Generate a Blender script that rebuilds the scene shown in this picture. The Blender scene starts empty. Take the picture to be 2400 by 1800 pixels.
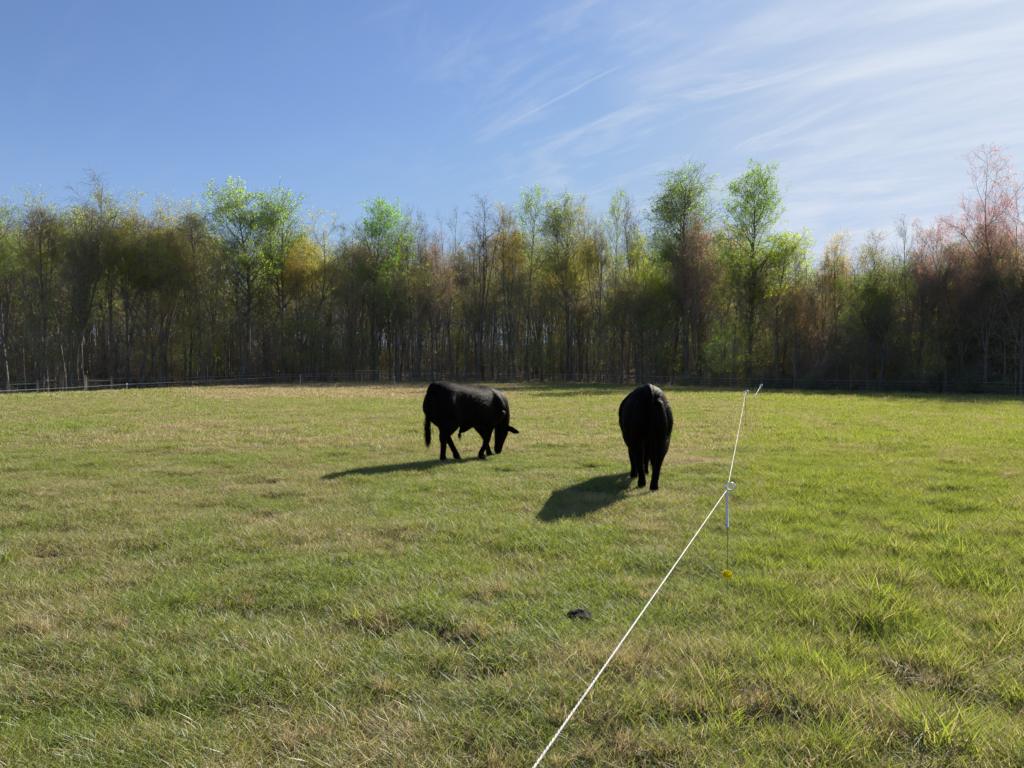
import bpy, math, random
import numpy as np
from mathutils import Vector, Matrix

# ------------------------------------------------------------------ scene, camera, sky, sun
scene = bpy.context.scene
COL = scene.collection
R = math.radians
CAM_H = 1.5
FPX = 1665.0            # focal length in pixels of the 2400 px wide photograph
HORIZON = 872.0

cam_data = bpy.data.cameras.new('camera')
cam = bpy.data.objects.new('camera', cam_data)
COL.objects.link(cam)
cam.location = (0, 0, CAM_H)
cam.rotation_euler = (R(90) - math.atan(28 / FPX), 0, 0)
cam_data.sensor_width = 36
cam_data.lens = 36 * FPX / 2400
cam_data.clip_start = 0.05
cam_data.clip_end = 5000
scene.camera = cam

SUN_AZ, SUN_EL = 36.5, 29.5      # degrees right of the view direction, above the horizon
world = bpy.data.worlds.new('World')
scene.world = world
world.use_nodes = True

sun_data = bpy.data.lights.new('sun', 'SUN')
sun_data.energy = 5.0
sun_data.angle = R(0.53)
sun_data.color = (1.0, 0.93, 0.80)
sun = bpy.data.objects.new('sun', sun_data)
COL.objects.link(sun)
sdir = Vector((math.sin(R(SUN_AZ)) * math.cos(R(SUN_EL)), math.cos(R(SUN_AZ)) * math.cos(R(SUN_EL)), math.sin(R(SUN_EL))))
sun.rotation_euler = sdir.to_track_quat('Z', 'Y').to_euler()
sun.location = sdir * 60

scene.view_settings.view_transform = 'Standard'
scene.view_settings.look = 'None'
scene.view_settings.exposure = 1.1
scene.view_settings.gamma = 1
scene.view_settings.use_curve_mapping = False
scene.render.engine = 'CYCLES'
scene.cycles.max_bounces = 4
scene.cycles.use_adaptive_sampling = True
scene.cycles.adaptive_threshold = 0.02
scene.cycles.diffuse_bounces = 2
scene.cycles.glossy_bounces = 2
scene.cycles.transmission_bounces = 4
scene.cycles.transparent_max_bounces = 4
scene.cycles.use_denoising = True
scene.cycles.denoiser = 'OPENIMAGEDENOISE'
scene.cycles.denoising_input_passes = 'RGB_ALBEDO_NORMAL'
scene.cycles.denoising_prefilter = 'NONE'
scene.cycles.sample_clamp_indirect = 6


# ------------------------------------------------------------------ node helpers
class NT:
    def __init__(self, tree):
        self.t = tree
        self.n = tree.nodes
        self.l = tree.links

    def new(self, typ, **kw):
        nd = self.n.new(typ)
        for k, v in kw.items():
            setattr(nd, k, v)
        return nd

    def put(self, sock, v):
        if hasattr(v, 'is_linked'):
            self.l.new(v, sock)
        else:
            sock.default_value = v

    def math(self, op, a, b=None, c=None, clamp=False):
        nd = self.new('ShaderNodeMath', operation=op, use_clamp=clamp)
        self.put(nd.inputs[0], a)
        if b is not None:
            self.put(nd.inputs[1], b)
        if c is not None:
            self.put(nd.inputs[2], c)
        return nd.outputs[0]

    def mapr(self, v, a, b, c=0.0, d=1.0, smooth=False):
        nd = self.new('ShaderNodeMapRange', interpolation_type='SMOOTHSTEP' if smooth else 'LINEAR')
        for i, x in enumerate((v, a, b, c, d)):
            self.put(nd.inputs[i], x)
        return nd.outputs[0]

    def mix(self, f, a, b):
        nd = self.new('ShaderNodeMix', data_type='RGBA')
        self.put(nd.inputs[0], f)
        self.put(nd.inputs[6], a)
        self.put(nd.inputs[7], b)
        return nd.outputs[2]

    def noise(self, vec, scale, detail=3, rough=0.5, dist=0.0):
        nd = self.new('ShaderNodeTexNoise')
        if vec is not None:
            self.l.new(vec, nd.inputs['Vector'])
        nd.inputs['Scale'].default_value = scale
        nd.inputs['Detail'].default_value = detail
        nd.inputs['Roughness'].default_value = rough
        nd.inputs['Distortion'].default_value = dist
        return nd.outputs['Fac']

    def mapping(self, vec, loc=(0, 0, 0), rot=(0, 0, 0), sc=(1, 1, 1)):
        nd = self.new('ShaderNodeMapping')
        self.l.new(vec, nd.inputs[0])
        nd.inputs[1].default_value = loc
        nd.inputs[2].default_value = rot
        nd.inputs[3].default_value = sc
        return nd.outputs[0]


def col4(c):
    return (c[0], c[1], c[2], 1.0)


# ------------------------------------------------------------------ the sky: clear blue with thin cirrus thickening towards the sun
wt = NT(world.node_tree)
for nd in list(wt.n):
    wt.n.remove(nd)
sky = wt.new('ShaderNodeTexSky', sky_type='NISHITA')
sky.sun_disc = False
sky.sun_elevation = R(SUN_EL)
sky.sun_rotation = R(SUN_AZ)
sky.altitude = 200
sky.air_density = 1.0
sky.dust_density = 0.3
sky.ozone_density = 3.0
tc = wt.new('ShaderNodeTexCoord')
sep = wt.new('ShaderNodeSeparateXYZ')
wt.l.new(tc.outputs['Generated'], sep.inputs[0])
X, Y, Z = sep.outputs
zz = wt.math('ADD', wt.math('MAXIMUM', Z, 0.0), 0.16)
com = wt.new('ShaderNodeCombineXYZ')
wt.l.new(wt.math('DIVIDE', X, zz), com.inputs[0])
wt.l.new(wt.math('DIVIDE', Y, zz), com.inputs[1])
pl = com.outputs[0]
# wide soft sheets, streaks and fine fibres
m1 = wt.mapping(wt.mapping(pl, loc=(0, 0, 0), rot=(0, 0, R(26))), sc=(0.7, 1.3, 1))
n_sheet = wt.noise(m1, 1.1, 8, 0.60, 0.9)
m2 = wt.mapping(wt.mapping(pl, loc=(3.1, 1.7, 0), rot=(0, 0, R(38))), sc=(0.6, 1.9, 1))
n_streak = wt.noise(m2, 1.9, 10, 0.66, 1.4)
m3 = wt.mapping(wt.mapping(pl, loc=(7.4, 2.2, 0), rot=(0, 0, R(46))), sc=(0.9, 2.3, 1))
n_fibre = wt.noise(m3, 2.6, 9, 0.65, 0.7)
cover = wt.math('ADD', wt.math('MULTIPLY', X, 0.93), wt.math('MULTIPLY', Y, 0.36))
cover = wt.mapr(cover, 0.02, 0.98, 0.0, 1.0, smooth=True)
thr = wt.mapr(cover, 0, 1, 0.60, 0.34)
base_n = wt.math('ADD', wt.math('MULTIPLY', n_sheet, 0.66), wt.math('MULTIPLY', n_streak, 0.34))
cl1 = wt.mapr(base_n, thr, wt.math('ADD', thr, 0.25), 0, 1, smooth=True)
cl2 = wt.math('MULTIPLY', wt.mapr(n_fibre, 0.47, 0.74, 0, 0.55, smooth=True), wt.mapr(cover, 0.03, 0.5, 0.06, 1.0))
cl = wt.math('MAXIMUM', wt.math('MULTIPLY', cl1, wt.mapr(cover, 0.0, 0.85, 0.22, 0.92)), cl2)
# old aircraft trail: a thin band of the cloud plane
sp2 = wt.new('ShaderNodeSeparateXYZ')
wob = wt.math('MULTIPLY', wt.math('SUBTRACT', wt.noise(pl, 6, 3), 0.5), 0.02)


def plane_pt(px, py):
    v = Vector(((px - 1200) / FPX, 1, (HORIZON - py) / FPX)).normalized()
    return v.x / (v.z + 0.16), v.y / (v.z + 0.16)


def trail(pa, pb, width, gain):
    (ax, ay), (bx, by) = plane_pt(*pa), plane_pt(*pb)
    dx, dy = bx - ax, by - ay
    ln = math.hypot(dx, dy)
    ux, uy = dx / ln, dy / ln
    s = wt.new('ShaderNodeSeparateXYZ')
    wt.l.new(pl, s.inputs[0])
    rx = wt.math('SUBTRACT', s.outputs[0], ax)
    ry = wt.math('SUBTRACT', s.outputs[1], ay)
    along = wt.math('ADD', wt.math('MULTIPLY', rx, ux), wt.math('MULTIPLY', ry, uy))
    across = wt.math('ADD', wt.math('ADD', wt.math('MULTIPLY', rx, -uy), wt.math('MULTIPLY', ry, ux)), wob)
    f = wt.mapr(wt.math('ABSOLUTE', across), 0.0, width, 1, 0, smooth=True)
    g = wt.math('MULTIPLY', wt.mapr(along, -0.02, ln * 0.3, 0, 1, True), wt.mapr(along, ln * 0.8, ln * 1.03, 1, 0, True))
    return wt.math('MULTIPLY', wt.math('MULTIPLY', f, g), wt.math('MULTIPLY', wt.mapr(n_fibre, 0.36, 0.62, 0.15, 1.0), gain))


tr = trail((1130, 328), (1500, 135), 0.011, 0.38)
tr2 = trail((1400, 250), (2050, -30), 0.12, 0.6)
cl = wt.math('MAXIMUM', wt.math('MAXIMUM', cl, tr), tr2)
veil = wt.mapr(cover, 0.35, 1.0, 0.0, 0.42, smooth=True)
cl = wt.math('SUBTRACT', 1.0, wt.math('MULTIPLY', wt.math('SUBTRACT', 1.0, cl), wt.math('SUBTRACT', 1.0, veil)))
# whitening haze near the ground line
haze_f = wt.math('MULTIPLY', wt.mapr(Z, 0.0, 0.36, 0.30, 0.0, True), wt.mapr(cover, 0.2, 1.0, 1.0, 2.4), clamp=True)
tint = wt.new('ShaderNodeMix', data_type='RGBA', blend_type='MULTIPLY')
tint.inputs[0].default_value = 1.0
wt.l.new(sky.outputs[0], tint.inputs[6])
tint.inputs[7].default_value = (0.97, 1.0, 1.16, 1)
spl = wt.new('ShaderNodeSeparateColor')
wt.l.new(tint.outputs[2], spl.inputs[0])
soft = wt.new('ShaderNodeCombineColor')
for ch, cap in ((0, 3.3), (1, 4.4), (2, 6.4)):
    wt.l.new(wt.math('SMOOTH_MIN', spl.outputs[ch], cap, 2.5), soft.inputs[ch])
skycol = wt.mix(haze_f, soft.outputs[0], col4((3.6, 4.9, 7.0)))
lumi = wt.mapr(cover, 0.1, 1.0, 6.0, 6.9)
ccol = wt.new('ShaderNodeCombineXYZ')
wt.l.new(wt.math('MULTIPLY', lumi, 0.90), ccol.inputs[0])
wt.l.new(wt.math('MULTIPLY', lumi, 0.98), ccol.inputs[1])
wt.l.new(wt.math('MULTIPLY', lumi, 1.10), ccol.inputs[2])
final = wt.mix(cl, skycol, ccol.outputs[0])
bg = wt.new('ShaderNodeBackground')
wt.l.new(final, bg.inputs[0])
bg.inputs[1].default_value = 0.057
wo = wt.new('ShaderNodeOutputWorld')
wt.l.new(bg.outputs[0], wo.inputs[0])


# ------------------------------------------------------------------ tagging and mesh helpers
def tag(o, label=None, cat=None, group=None, kind=None):
    if label:
        o['label'] = label
    if cat:
        o['category'] = cat
    if group:
        o['group'] = group
    if kind:
        o['kind'] = kind
    return o


def empty(name, loc=(0, 0, 0), rotz=0.0, scale=(1, 1, 1)):
    o = bpy.data.objects.new(name, None)
    COL.objects.link(o)
    o.location = loc
    o.rotation_euler = (0, 0, rotz)
    o.scale = scale
    o.empty_display_size = 0.3
    return o


class MB:
    """collects vertices, triangles and quads as numpy arrays and makes one mesh of them"""

    def __init__(self):
        self.v, self.q, self.t, self.qm, self.tm, self.att = [], [], [], [], [], []
        self.nv = 0

    def add(self, v, quads=None, tris=None, mat=0, att=None):
        v = np.asarray(v, dtype=np.float64).reshape(-1, 3)
        self.v.append(v)
        if quads is not None and len(quads):
            q = np.asarray(quads, dtype=np.int64) + self.nv
            self.q.append(q)
            self.qm.append(np.full(len(q), mat))
        if tris is not None and len(tris):
            t = np.asarray(tris, dtype=np.int64) + self.nv
            self.t.append(t)
            self.tm.append(np.full(len(t), mat))
        self.att.append(np.zeros(len(v)) if att is None else np.asarray(att, dtype=np.float64))
        self.nv += len(v)

    def mesh(self, name, mats=(), smooth=True, attname=None):
        me = bpy.data.meshes.new(name)
        V = np.concatenate(self.v)
        Q = np.concatenate(self.q) if self.q else np.zeros((0, 4), int)
        T = np.concatenate(self.t) if self.t else np.zeros((0, 3), int)
        me.vertices.add(len(V))
        me.vertices.foreach_set('co', V.ravel())
        nl = Q.size + T.size
        me.loops.add(nl)
        me.loops.foreach_set('vertex_index', np.concatenate([Q.ravel(), T.ravel()]).astype(np.int32))
        npoly = len(Q) + len(T)
        me.polygons.add(npoly)
        st = np.concatenate([np.arange(len(Q)) * 4, Q.size + np.arange(len(T)) * 3]).astype(np.int32)
        me.polygons.foreach_set('loop_start', st)
        mi = np.concatenate((self.qm or []) + (self.tm or [])).astype(np.int32)
        me.polygons.foreach_set('material_index', mi)
        me.polygons.foreach_set('use_smooth', np.full(npoly, smooth))
        if attname:
            a = me.attributes.new(attname, 'FLOAT', 'POINT')
            a.data.foreach_set('value', np.concatenate(self.att).astype(np.float32))
        for m in mats:
            me.materials.append(m)
        me.update(calc_edges=True)
        me.validate()
        return me


def obj(name, me, parent=None, loc=None):
    o = bpy.data.objects.new(name, me)
    COL.objects.link(o)
    if parent is not None:
        o.parent = parent
    if loc is not None:
        o.location = loc
    return o


def norm(a):
    return a / np.maximum(np.linalg.norm(a, axis=-1, keepdims=True), 1e-9)


def add_tubes(mb, P, Rr, sides, mat=0, caps=False, att=None):
    """P (n,k,3) polylines, Rr (n,k) radii"""
    P = np.asarray(P, float)
    Rr = np.asarray(Rr, float)
    n, k, _ = P.shape
    T = np.empty_like(P)
    T[:, 1:-1] = P[:, 2:] - P[:, :-2]
    T[:, 0] = P[:, 1] - P[:, 0]
    T[:, -1] = P[:, -1] - P[:, -2]
    T = norm(T)
    ref = np.where(np.abs(T[:, :1, 2:3]) > 0.9, np.array([1.0, 0, 0]), np.array([0, 0, 1.0]))
    ref = np.broadcast_to(ref, P.shape)
    U = norm(np.cross(T, ref))
    W = np.cross(T, U)
    a = np.arange(sides) / sides * 2 * np.pi
    ring = P[:, :, None, :] + Rr[:, :, None, None] * (np.cos(a)[None, None, :, None] * U[:, :, None, :] + np.sin(a)[None, None, :, None] * W[:, :, None, :])
    V = ring.reshape(-1, 3)
    idx = np.arange(n * k * sides).reshape(n, k, sides)
    A = idx[:, :-1, :]
    B = idx[:, 1:, :]
    An = np.roll(A, -1, axis=2)
    Bn = np.roll(B, -1, axis=2)
    Q = np.stack([A, B, Bn, An], axis=-1)[..., ::-1].reshape(-1, 4)
    tris = []
    if caps:
        for i in range(n):
            b = idx[i, 0]
            e = idx[i, -1]
            for j in range(1, sides - 1):
                tris.append((b[0], b[j], b[j + 1]))
                tris.append((e[0], e[j + 1], e[j]))
    mb.add(V, Q, tris if tris else None, mat, att=None if att is None else np.repeat(np.asarray(att), k * sides))


def smooth_path(pts, n):
    """Catmull-Rom through points (rows may carry extra columns such as radii)"""
    p = np.asarray(pts, float)
    p = np.vstack([2 * p[0] - p[1], p, 2 * p[-1] - p[-2]])
    out = []
    segs = len(p) - 3
    for i in range(segs):
        for t in np.linspace(0, 1, n, endpoint=(i == segs - 1)):
            a, b, c, d = p[i:i + 4]
            out.append(0.5 * ((2 * b) + (-a + c) * t + (2 * a - 5 * b + 4 * c - d) * t * t + (-a + 3 * b - 3 * c + d) * t ** 3))
    return np.array(out)


def _hash(ix, iy, seed):
    h = (ix.astype(np.int64) * 374761393 + iy.astype(np.int64) * 668265263 + seed * 1442695041) & 0xFFFFFFFF
    h = ((h ^ (h >> 13)) * 1274126177) & 0xFFFFFFFF
    h = h ^ (h >> 16)
    return (h & 0xFFFF) / 65535.0


def vnoise(x, y, seed=0):
    x = np.asarray(x, float)
    y = np.asarray(y, float)
    ix, iy = np.floor(x), np.floor(y)
    fx, fy = x - ix, y - iy
    fx = fx * fx * (3 - 2 * fx)
    fy = fy * fy * (3 - 2 * fy)
    a = _hash(ix, iy, seed)
    b = _hash(ix + 1, iy, seed)
    c = _hash(ix, iy + 1, seed)
    d = _hash(ix + 1, iy + 1, seed)
    return a * (1 - fx) * (1 - fy) + b * fx * (1 - fy) + c * (1 - fx) * fy + d * fx * fy


def fbm(x, y, seed=0, octv=3):
    s, amp, tot = 0, 1, 0
    for o in range(octv):
        s = s + amp * vnoise(x * 2 ** o + 13.1 * o, y * 2 ** o + 7.7 * o, seed + o)
        tot += amp
        amp *= 0.5
    return s / tot


def sstep(a, b, x):
    t = np.clip((np.asarray(x, float) - a) / (b - a), 0, 1)
    return t * t * (3 - 2 * t)


# ------------------------------------------------------------------ terrain
LX = [-140, -80, -44.7, -35.8, -27.3, -22, -13.7, -4.7, 4.7, 13.2, 22.8, 28.8, 33, 36, 42, 50, 70]
LD = [30, 52, 62, 66, 71, 74, 76, 78, 78, 73, 65, 57, 52, 47, 39, 29, 8]
LE = [-1.0, -.9, -.58, -.28, .14, .28, .36, .28, .25, .09, -.22, -.22, -.25, -.29, -.33, -.35, -.35]


def line_d(x):
    return np.interp(x, LX, LD)


_hr = np.random.default_rng(19)
HOLES = [(-0.19, 3.78, .16), (-1.78, 4.40, .17), (0.13, 5.4, .13), (-1.9, 6.2, .16), (2.05, 3.3, .17), (-0.05, 4.6, .12), (3.0, 5.6, .2), (-4.6, 8.6, .3), (-3.4, 9.4, .3), (-2.6, 7.4, .22), (1.0, 3.0, .14), (2.9, 4.1, .16)]
for _i in range(120):
    _y = 2.4 + 13 * _hr.random() ** 1.3
    HOLES.append((_hr.uniform(-0.85, 0.85) * _y, _y, _hr.uniform(.05, .13)))
HOLES = np.array(HOLES)


def hollow(x, y):
    """depth weight of trodden hollows, 0 to 1"""
    x = np.asarray(x, float)
    y = np.asarray(y, float)
    w = np.zeros(np.broadcast(x, y).shape)
    near = (y > 1.5) & (y < 17)
    if not np.any(near):
        return w
    xx, yy = np.broadcast_to(x, w.shape)[near], np.broadcast_to(y, w.shape)[near]
    acc = np.zeros(len(xx))
    for hx, hy, hr in HOLES:
        acc = np.maximum(acc, np.exp(-(((xx - hx) / (1.0 * hr)) ** 2 + ((yy - hy) / (0.75 * hr)) ** 2)))
    w[near] = acc
    return w


def terrain(x, y, fine=True):
    x = np.asarray(x, float)
    y = np.asarray(y, float)
    D = (line_d(x) + line_d(x - 4) + line_d(x + 4)) / 3
    E = (np.interp(x, LX, LE) + np.interp(x - 4, LX, LE) + np.interp(x + 4, LX, LE)) / 3
    z = E * sstep(0, 1, (y - 8) / np.maximum(D - 8, 4))
    z = z - np.clip(y - D - 2, 0, 12) * 0.012 + np.clip(y - D - 14, 0, 130) * 0.075
    if fine:
        d = np.hypot(x, y)
        f = 1 - sstep(18, 60, d)
        z = z + f * (0.11 * (fbm(x * 0.9, y * 0.9, 5, 2) - 0.5) + 0.10 * (fbm(x * 2.3 + 9, y * 2.3, 9, 2) - 0.5)) - 0.075 * hollow(x, y)
    return z


def ground(px, D, fine=True):
    """world point of the ground D metres ahead, below photograph column px"""
    x = (px - 1200) / FPX * D
    return np.array([x, D, float(terrain(x, D, fine))])


def rope_x(y):
    return np.where(y < 4.73, 1.43 + (y - 4.73) * 0.42, 1.43 + (y - 4.73) * 0.337)


def px_of(x, y):
    return 1200 + FPX * x / np.maximum(y, 0.5)


def fields(x, y):
    """dryness and lushness of the sward at a place"""
    right = sstep(-0.35, 0.55, x - rope_x(y))
    n1 = fbm(x * 0.35, y * 0.35, 21, 3)
    n2 = fbm(x * 1.4 + 3, y * 1.4, 31, 3)
    n3 = fbm(x * 4.0, y * 4.0, 41, 2)
    dry = 0.36 - 0.17 * right + 0.75 * (n1 - 0.5) + 0.95 * (n2 - 0.5) + 0.6 * (n3 - 0.5)
    # bleached rough band along the top of the field
    p = px_of(x, y)
    band = sstep(33, 40, y + 5 * (fbm(x * 0.2, y * 0.2, 3, 2) - 0.5)) * (1 - sstep(64, 70, y)) * sstep(320, 620, p) * (1 - sstep(1060, 1290, p))
    dry = dry + 0.9 * band
    # worn brown hollow left of the cows
    hol = np.exp(-((x + 3.9) / 2.3) ** 2 - ((y - 9.6) / 1.6) ** 2)
    dry = dry + 0.22 * hol * (0.4 + n2)
    # pale glints beyond the rope, put into the colour as two drier streaks
    for (xa, ya, xb, yb) in ((9.6, 23.5, 8.0, 17.0), (11.2, 22.0, 9.4, 16.0)):
        s = np.clip(((x - xa) * (xb - xa) + (y - ya) * (yb - ya)) / ((xb - xa) ** 2 + (yb - ya) ** 2), 0, 1)
        dd = np.hypot(x - xa - s * (xb - xa), y - ya - s * (yb - ya))
        dry = dry + 0.35 * np.exp(-(dd / 0.35) ** 2)
    dry = dry + 0.45 * hollow(x, y)
    lush = np.clip(0.36 + 0.42 * right + 0.6 * (fbm(x * 0.5 + 40, y * 0.5, 61, 3) - 0.5) + 0.15 * sstep(12, 40, y), 0, 1)
    return np.clip(dry, 0.03, 0.97), lush, right


# ------------------------------------------------------------------ materials
def new_mat(name):
    m = bpy.data.materials.new(name)
    m.use_nodes = True
    t = NT(m.node_tree)
    for nd in list(t.n):
        t.n.remove(nd)
    out = t.new('ShaderNodeOutputMaterial')
    return m, t, out


def principled(name, color, rough=0.6, metal=0.0, noise_scale=None, noise_amt=0.3, bump=0.0, spec=0.5, stretch=(1, 1, 1)):
    m, t, out = new_mat(name)
    b = t.new('ShaderNodeBsdfPrincipled')
    b.inputs['Roughness'].default_value = rough
    b.inputs['Metallic'].default_value = metal
    b.inputs['Specular IOR Level'].default_value = spec
    if noise_scale:
        tcn = t.new('ShaderNodeTexCoord')
        v = t.mapping(tcn.outputs['Object'], sc=stretch)
        f = t.noise(v, noise_scale, 5, 0.6)
        dark = tuple(c * (1 - noise_amt) for c in color)
        lite = tuple(min(1, c * (1 + noise_amt)) for c in color)
        t.l.new(t.mix(t.mapr(f, 0.3, 0.7), col4(dark), col4(lite)), b.inputs['Base Color'])
        if bump:
            bp = t.new('ShaderNodeBump')
            bp.inputs['Strength'].default_value = bump
            bp.inputs['Distance'].default_value = 0.01
            t.l.new(f, bp.inputs['Height'])
            t.l.new(bp.outputs[0], b.inputs['Normal'])
    else:
        b.inputs['Base Color'].default_value = col4(color)
    t.l.new(b.outputs[0], out.inputs[0])
    return m


def attr(t, name, typ='GEOMETRY'):
    nd = t.new('ShaderNodeAttribute', attribute_type=typ, attribute_name=name)
    return nd.outputs['Fac']


def grass_material():
    m, t, out = new_mat('grass_blades')
    rnd = attr(t, 'rnd')
    dry = attr(t, 'dry', 'INSTANCER')
    lush = attr(t, 'lush', 'INSTANCER')
    r2 = t.math('FRACT', t.math('MULTIPLY', rnd, 17.37))
    r3 = t.math('FRACT', t.math('MULTIPLY', rnd, 71.13))
    green_a = t.mix(r2, col4((0.070, 0.130, 0.024)), col4((0.230, 0.285, 0.080)))
    green_b = t.mix(r2, col4((0.105, 0.180, 0.014)), col4((0.310, 0.370, 0.050)))
    green = t.mix(lush, green_a, green_b)
    straw = t.mix(r2, col4((0.50, 0.41, 0.22)), col4((0.33, 0.23, 0.11)))
    straw = t.mix(t.mapr(r3, 0.80, 0.82), straw, col4((0.20, 0.11, 0.055)))
    straw = t.mix(t.mapr(r3, 0.14, 0.12), straw, col4((0.62, 0.56, 0.40)))
    f = t.mapr(t.math('SUBTRACT', dry, rnd), -0.12, 0.12, 0, 1)
    c = t.mix(f, green, straw)
    d = t.new('ShaderNodeBsdfDiffuse')
    tr_ = t.new('ShaderNodeBsdfTranslucent')
    gl = t.new('ShaderNodeBsdfGlossy')
    gl.inputs['Roughness'].default_value = 0.5
    gl.inputs['Color'].default_value = (0.9, 0.95, 1, 1)
    t.l.new(c, d.inputs[0])
    tc_ = t.mix(0.5, c, t.mix(f, col4((0.40, 0.44, 0.035)), col4((0.52, 0.40, 0.18))))
    t.l.new(tc_, tr_.inputs[0])
    mx = t.new('ShaderNodeMixShader')
    mx.inputs[0].default_value = 0.5
    t.l.new(d.outputs[0], mx.inputs[1])
    t.l.new(tr_.outputs[0], mx.inputs[2])
    mx2 = t.new('ShaderNodeMixShader')
    mx2.inputs[0].default_value = 0.035
    t.l.new(mx.outputs[0], mx2.inputs[1])
    t.l.new(gl.outputs[0], mx2.inputs[2])
    t.l.new(mx2.outputs[0], out.inputs[0])
    return m


def ground_material():
    m, t, out = new_mat('field_soil')
    dry = attr(t, 'dry')
    wood = attr(t, 'wood')
    g = t.new('ShaderNodeNewGeometry')
    pos = g.outputs['Position']
    n1 = t.noise(pos, 3.0, 6, 0.65)
    n2 = t.noise(pos, 28.0, 4, 0.6)
    n3 = t.noise(pos, 0.5, 4, 0.6)
    soil = t.mix(n2, col4((0.055, 0.040, 0.024)), col4((0.12, 0.088, 0.05)))
    thatch = t.mix(n2, col4((0.10, 0.08, 0.04)), col4((0.22, 0.17, 0.09)))
    moss = t.mix(n2, col4((0.045, 0.075, 0.016)), col4((0.10, 0.14, 0.03)))
    c = t.mix(t.mapr(n1, 0.35, 0.65), thatch, moss)
    c = t.mix(t.math('MULTIPLY', dry, 0.6), c, thatch)
    c = t.mix(t.mapr(n1, 0.58, 0.72), c, soil)
    c = t.mix(t.mapr(attr(t, 'soil'), 0.12, 0.5), c, t.mix(n2, col4((0.030, 0.022, 0.014)), col4((0.085, 0.060, 0.036))))
    litter = t.mix(n2, col4((0.045, 0.033, 0.022)), col4((0.105, 0.075, 0.048)))
    litter = t.mix(t.mapr(n3, 0.5, 0.65), litter, col4((0.05, 0.075, 0.02)))
    c = t.mix(wood, c, litter)
    b = t.new('ShaderNodeBsdfPrincipled')
    b.inputs['Roughness'].default_value = 0.95
    b.inputs['Specular IOR Level'].default_value = 0.1
    t.l.new(c, b.inputs['Base Color'])
    bp = t.new('ShaderNodeBump')
    bp.inputs['Strength'].default_value = 0.8
    bp.inputs['Distance'].default_value = 0.03
    t.l.new(t.math('ADD', n1, n2), bp.inputs['Height'])
    t.l.new(bp.outputs[0], b.inputs['Normal'])
    t.l.new(b.outputs[0], out.inputs[0])
    return m


def bark_material():
    m, t, out = new_mat('bark')
    tcn = t.new('ShaderNodeTexCoord')
    oi = t.new('ShaderNodeObjectInfo')
    v = t.mapping(tcn.outputs['Object'], sc=(1, 1, 0.18))
    f = t.noise(v, 9, 5, 0.65)
    f2 = t.noise(tcn.outputs['Object'], 0.6, 3, 0.5)
    warm = t.mix(oi.outputs['Random'], col4((0.23, 0.20, 0.165)), col4((0.31, 0.25, 0.19)))
    c = t.mix(t.mapr(f, 0.3, 0.7), col4((0.08, 0.066, 0.05)), warm)
    c = t.mix(t.mapr(f2, 0.52, 0.75), c, col4((0.27, 0.255, 0.22)))
    b = t.new('ShaderNodeBsdfPrincipled')
    b.inputs['Roughness'].default_value = 0.9
    b.inputs['Specular IOR Level'].default_value = 0.2
    t.l.new(c, b.inputs['Base Color'])
    bp = t.new('ShaderNodeBump')
    bp.inputs['Strength'].default_value = 0.7
    bp.inputs['Distance'].default_value = 0.03
    t.l.new(f, bp.inputs['Height'])
    t.l.new(bp.outputs[0], b.inputs['Normal'])
    t.l.new(b.outputs[0], out.inputs[0])
    return m


def twig_material():
    m, t, out = new_mat('twigs')
    oi = t.new('ShaderNodeObjectInfo')
    c = t.mix(oi.outputs['Random'], col4((0.24, 0.21, 0.18)), col4((0.32, 0.26, 0.21)))
    d = t.new('ShaderNodeBsdfDiffuse')
    t.l.new(c, d.inputs[0])
    t.l.new(d.outputs[0], out.inputs[0])
    return m


def leaf_material():
    """young leaves; the tint is the object colour of the crown"""
    m, t, out = new_mat('young_leaves')
    oi = t.new('ShaderNodeObjectInfo')
    rnd = attr(t, 'rnd')
    r2 = t.math('FRACT', t.math('MULTIPLY', rnd, 13.7))
    hsv = t.new('ShaderNodeHueSaturation')
    t.l.new(oi.outputs['Color'], hsv.inputs['Color'])
    t.l.new(t.mapr(rnd, 0, 1, 0.485, 0.515), hsv.inputs['Hue'])
    t.l.new(t.mapr(r2, 0, 1, 1.0, 1.5), hsv.inputs['Value'])
    c = hsv.outputs[0]
    d = t.new('ShaderNodeBsdfDiffuse')
    tr_ = t.new('ShaderNodeBsdfTranslucent')
    t.l.new(c, d.inputs[0])
    hs2 = t.new('ShaderNodeHueSaturation')
    hs2.inputs['Value'].default_value = 1.75
    hs2.inputs['Saturation'].default_value = 1.1
    t.l.new(c, hs2.inputs['Color'])
    t.l.new(hs2.outputs[0], tr_.inputs[0])
    mx = t.new('ShaderNodeMixShader')
    mx.inputs[0].default_value = 0.58
    t.l.new(d.outputs[0], mx.inputs[1])
    t.l.new(tr_.outputs[0], mx.inputs[2])
    t.l.new(mx.outputs[0], out.inputs[0])
    return m


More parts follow.
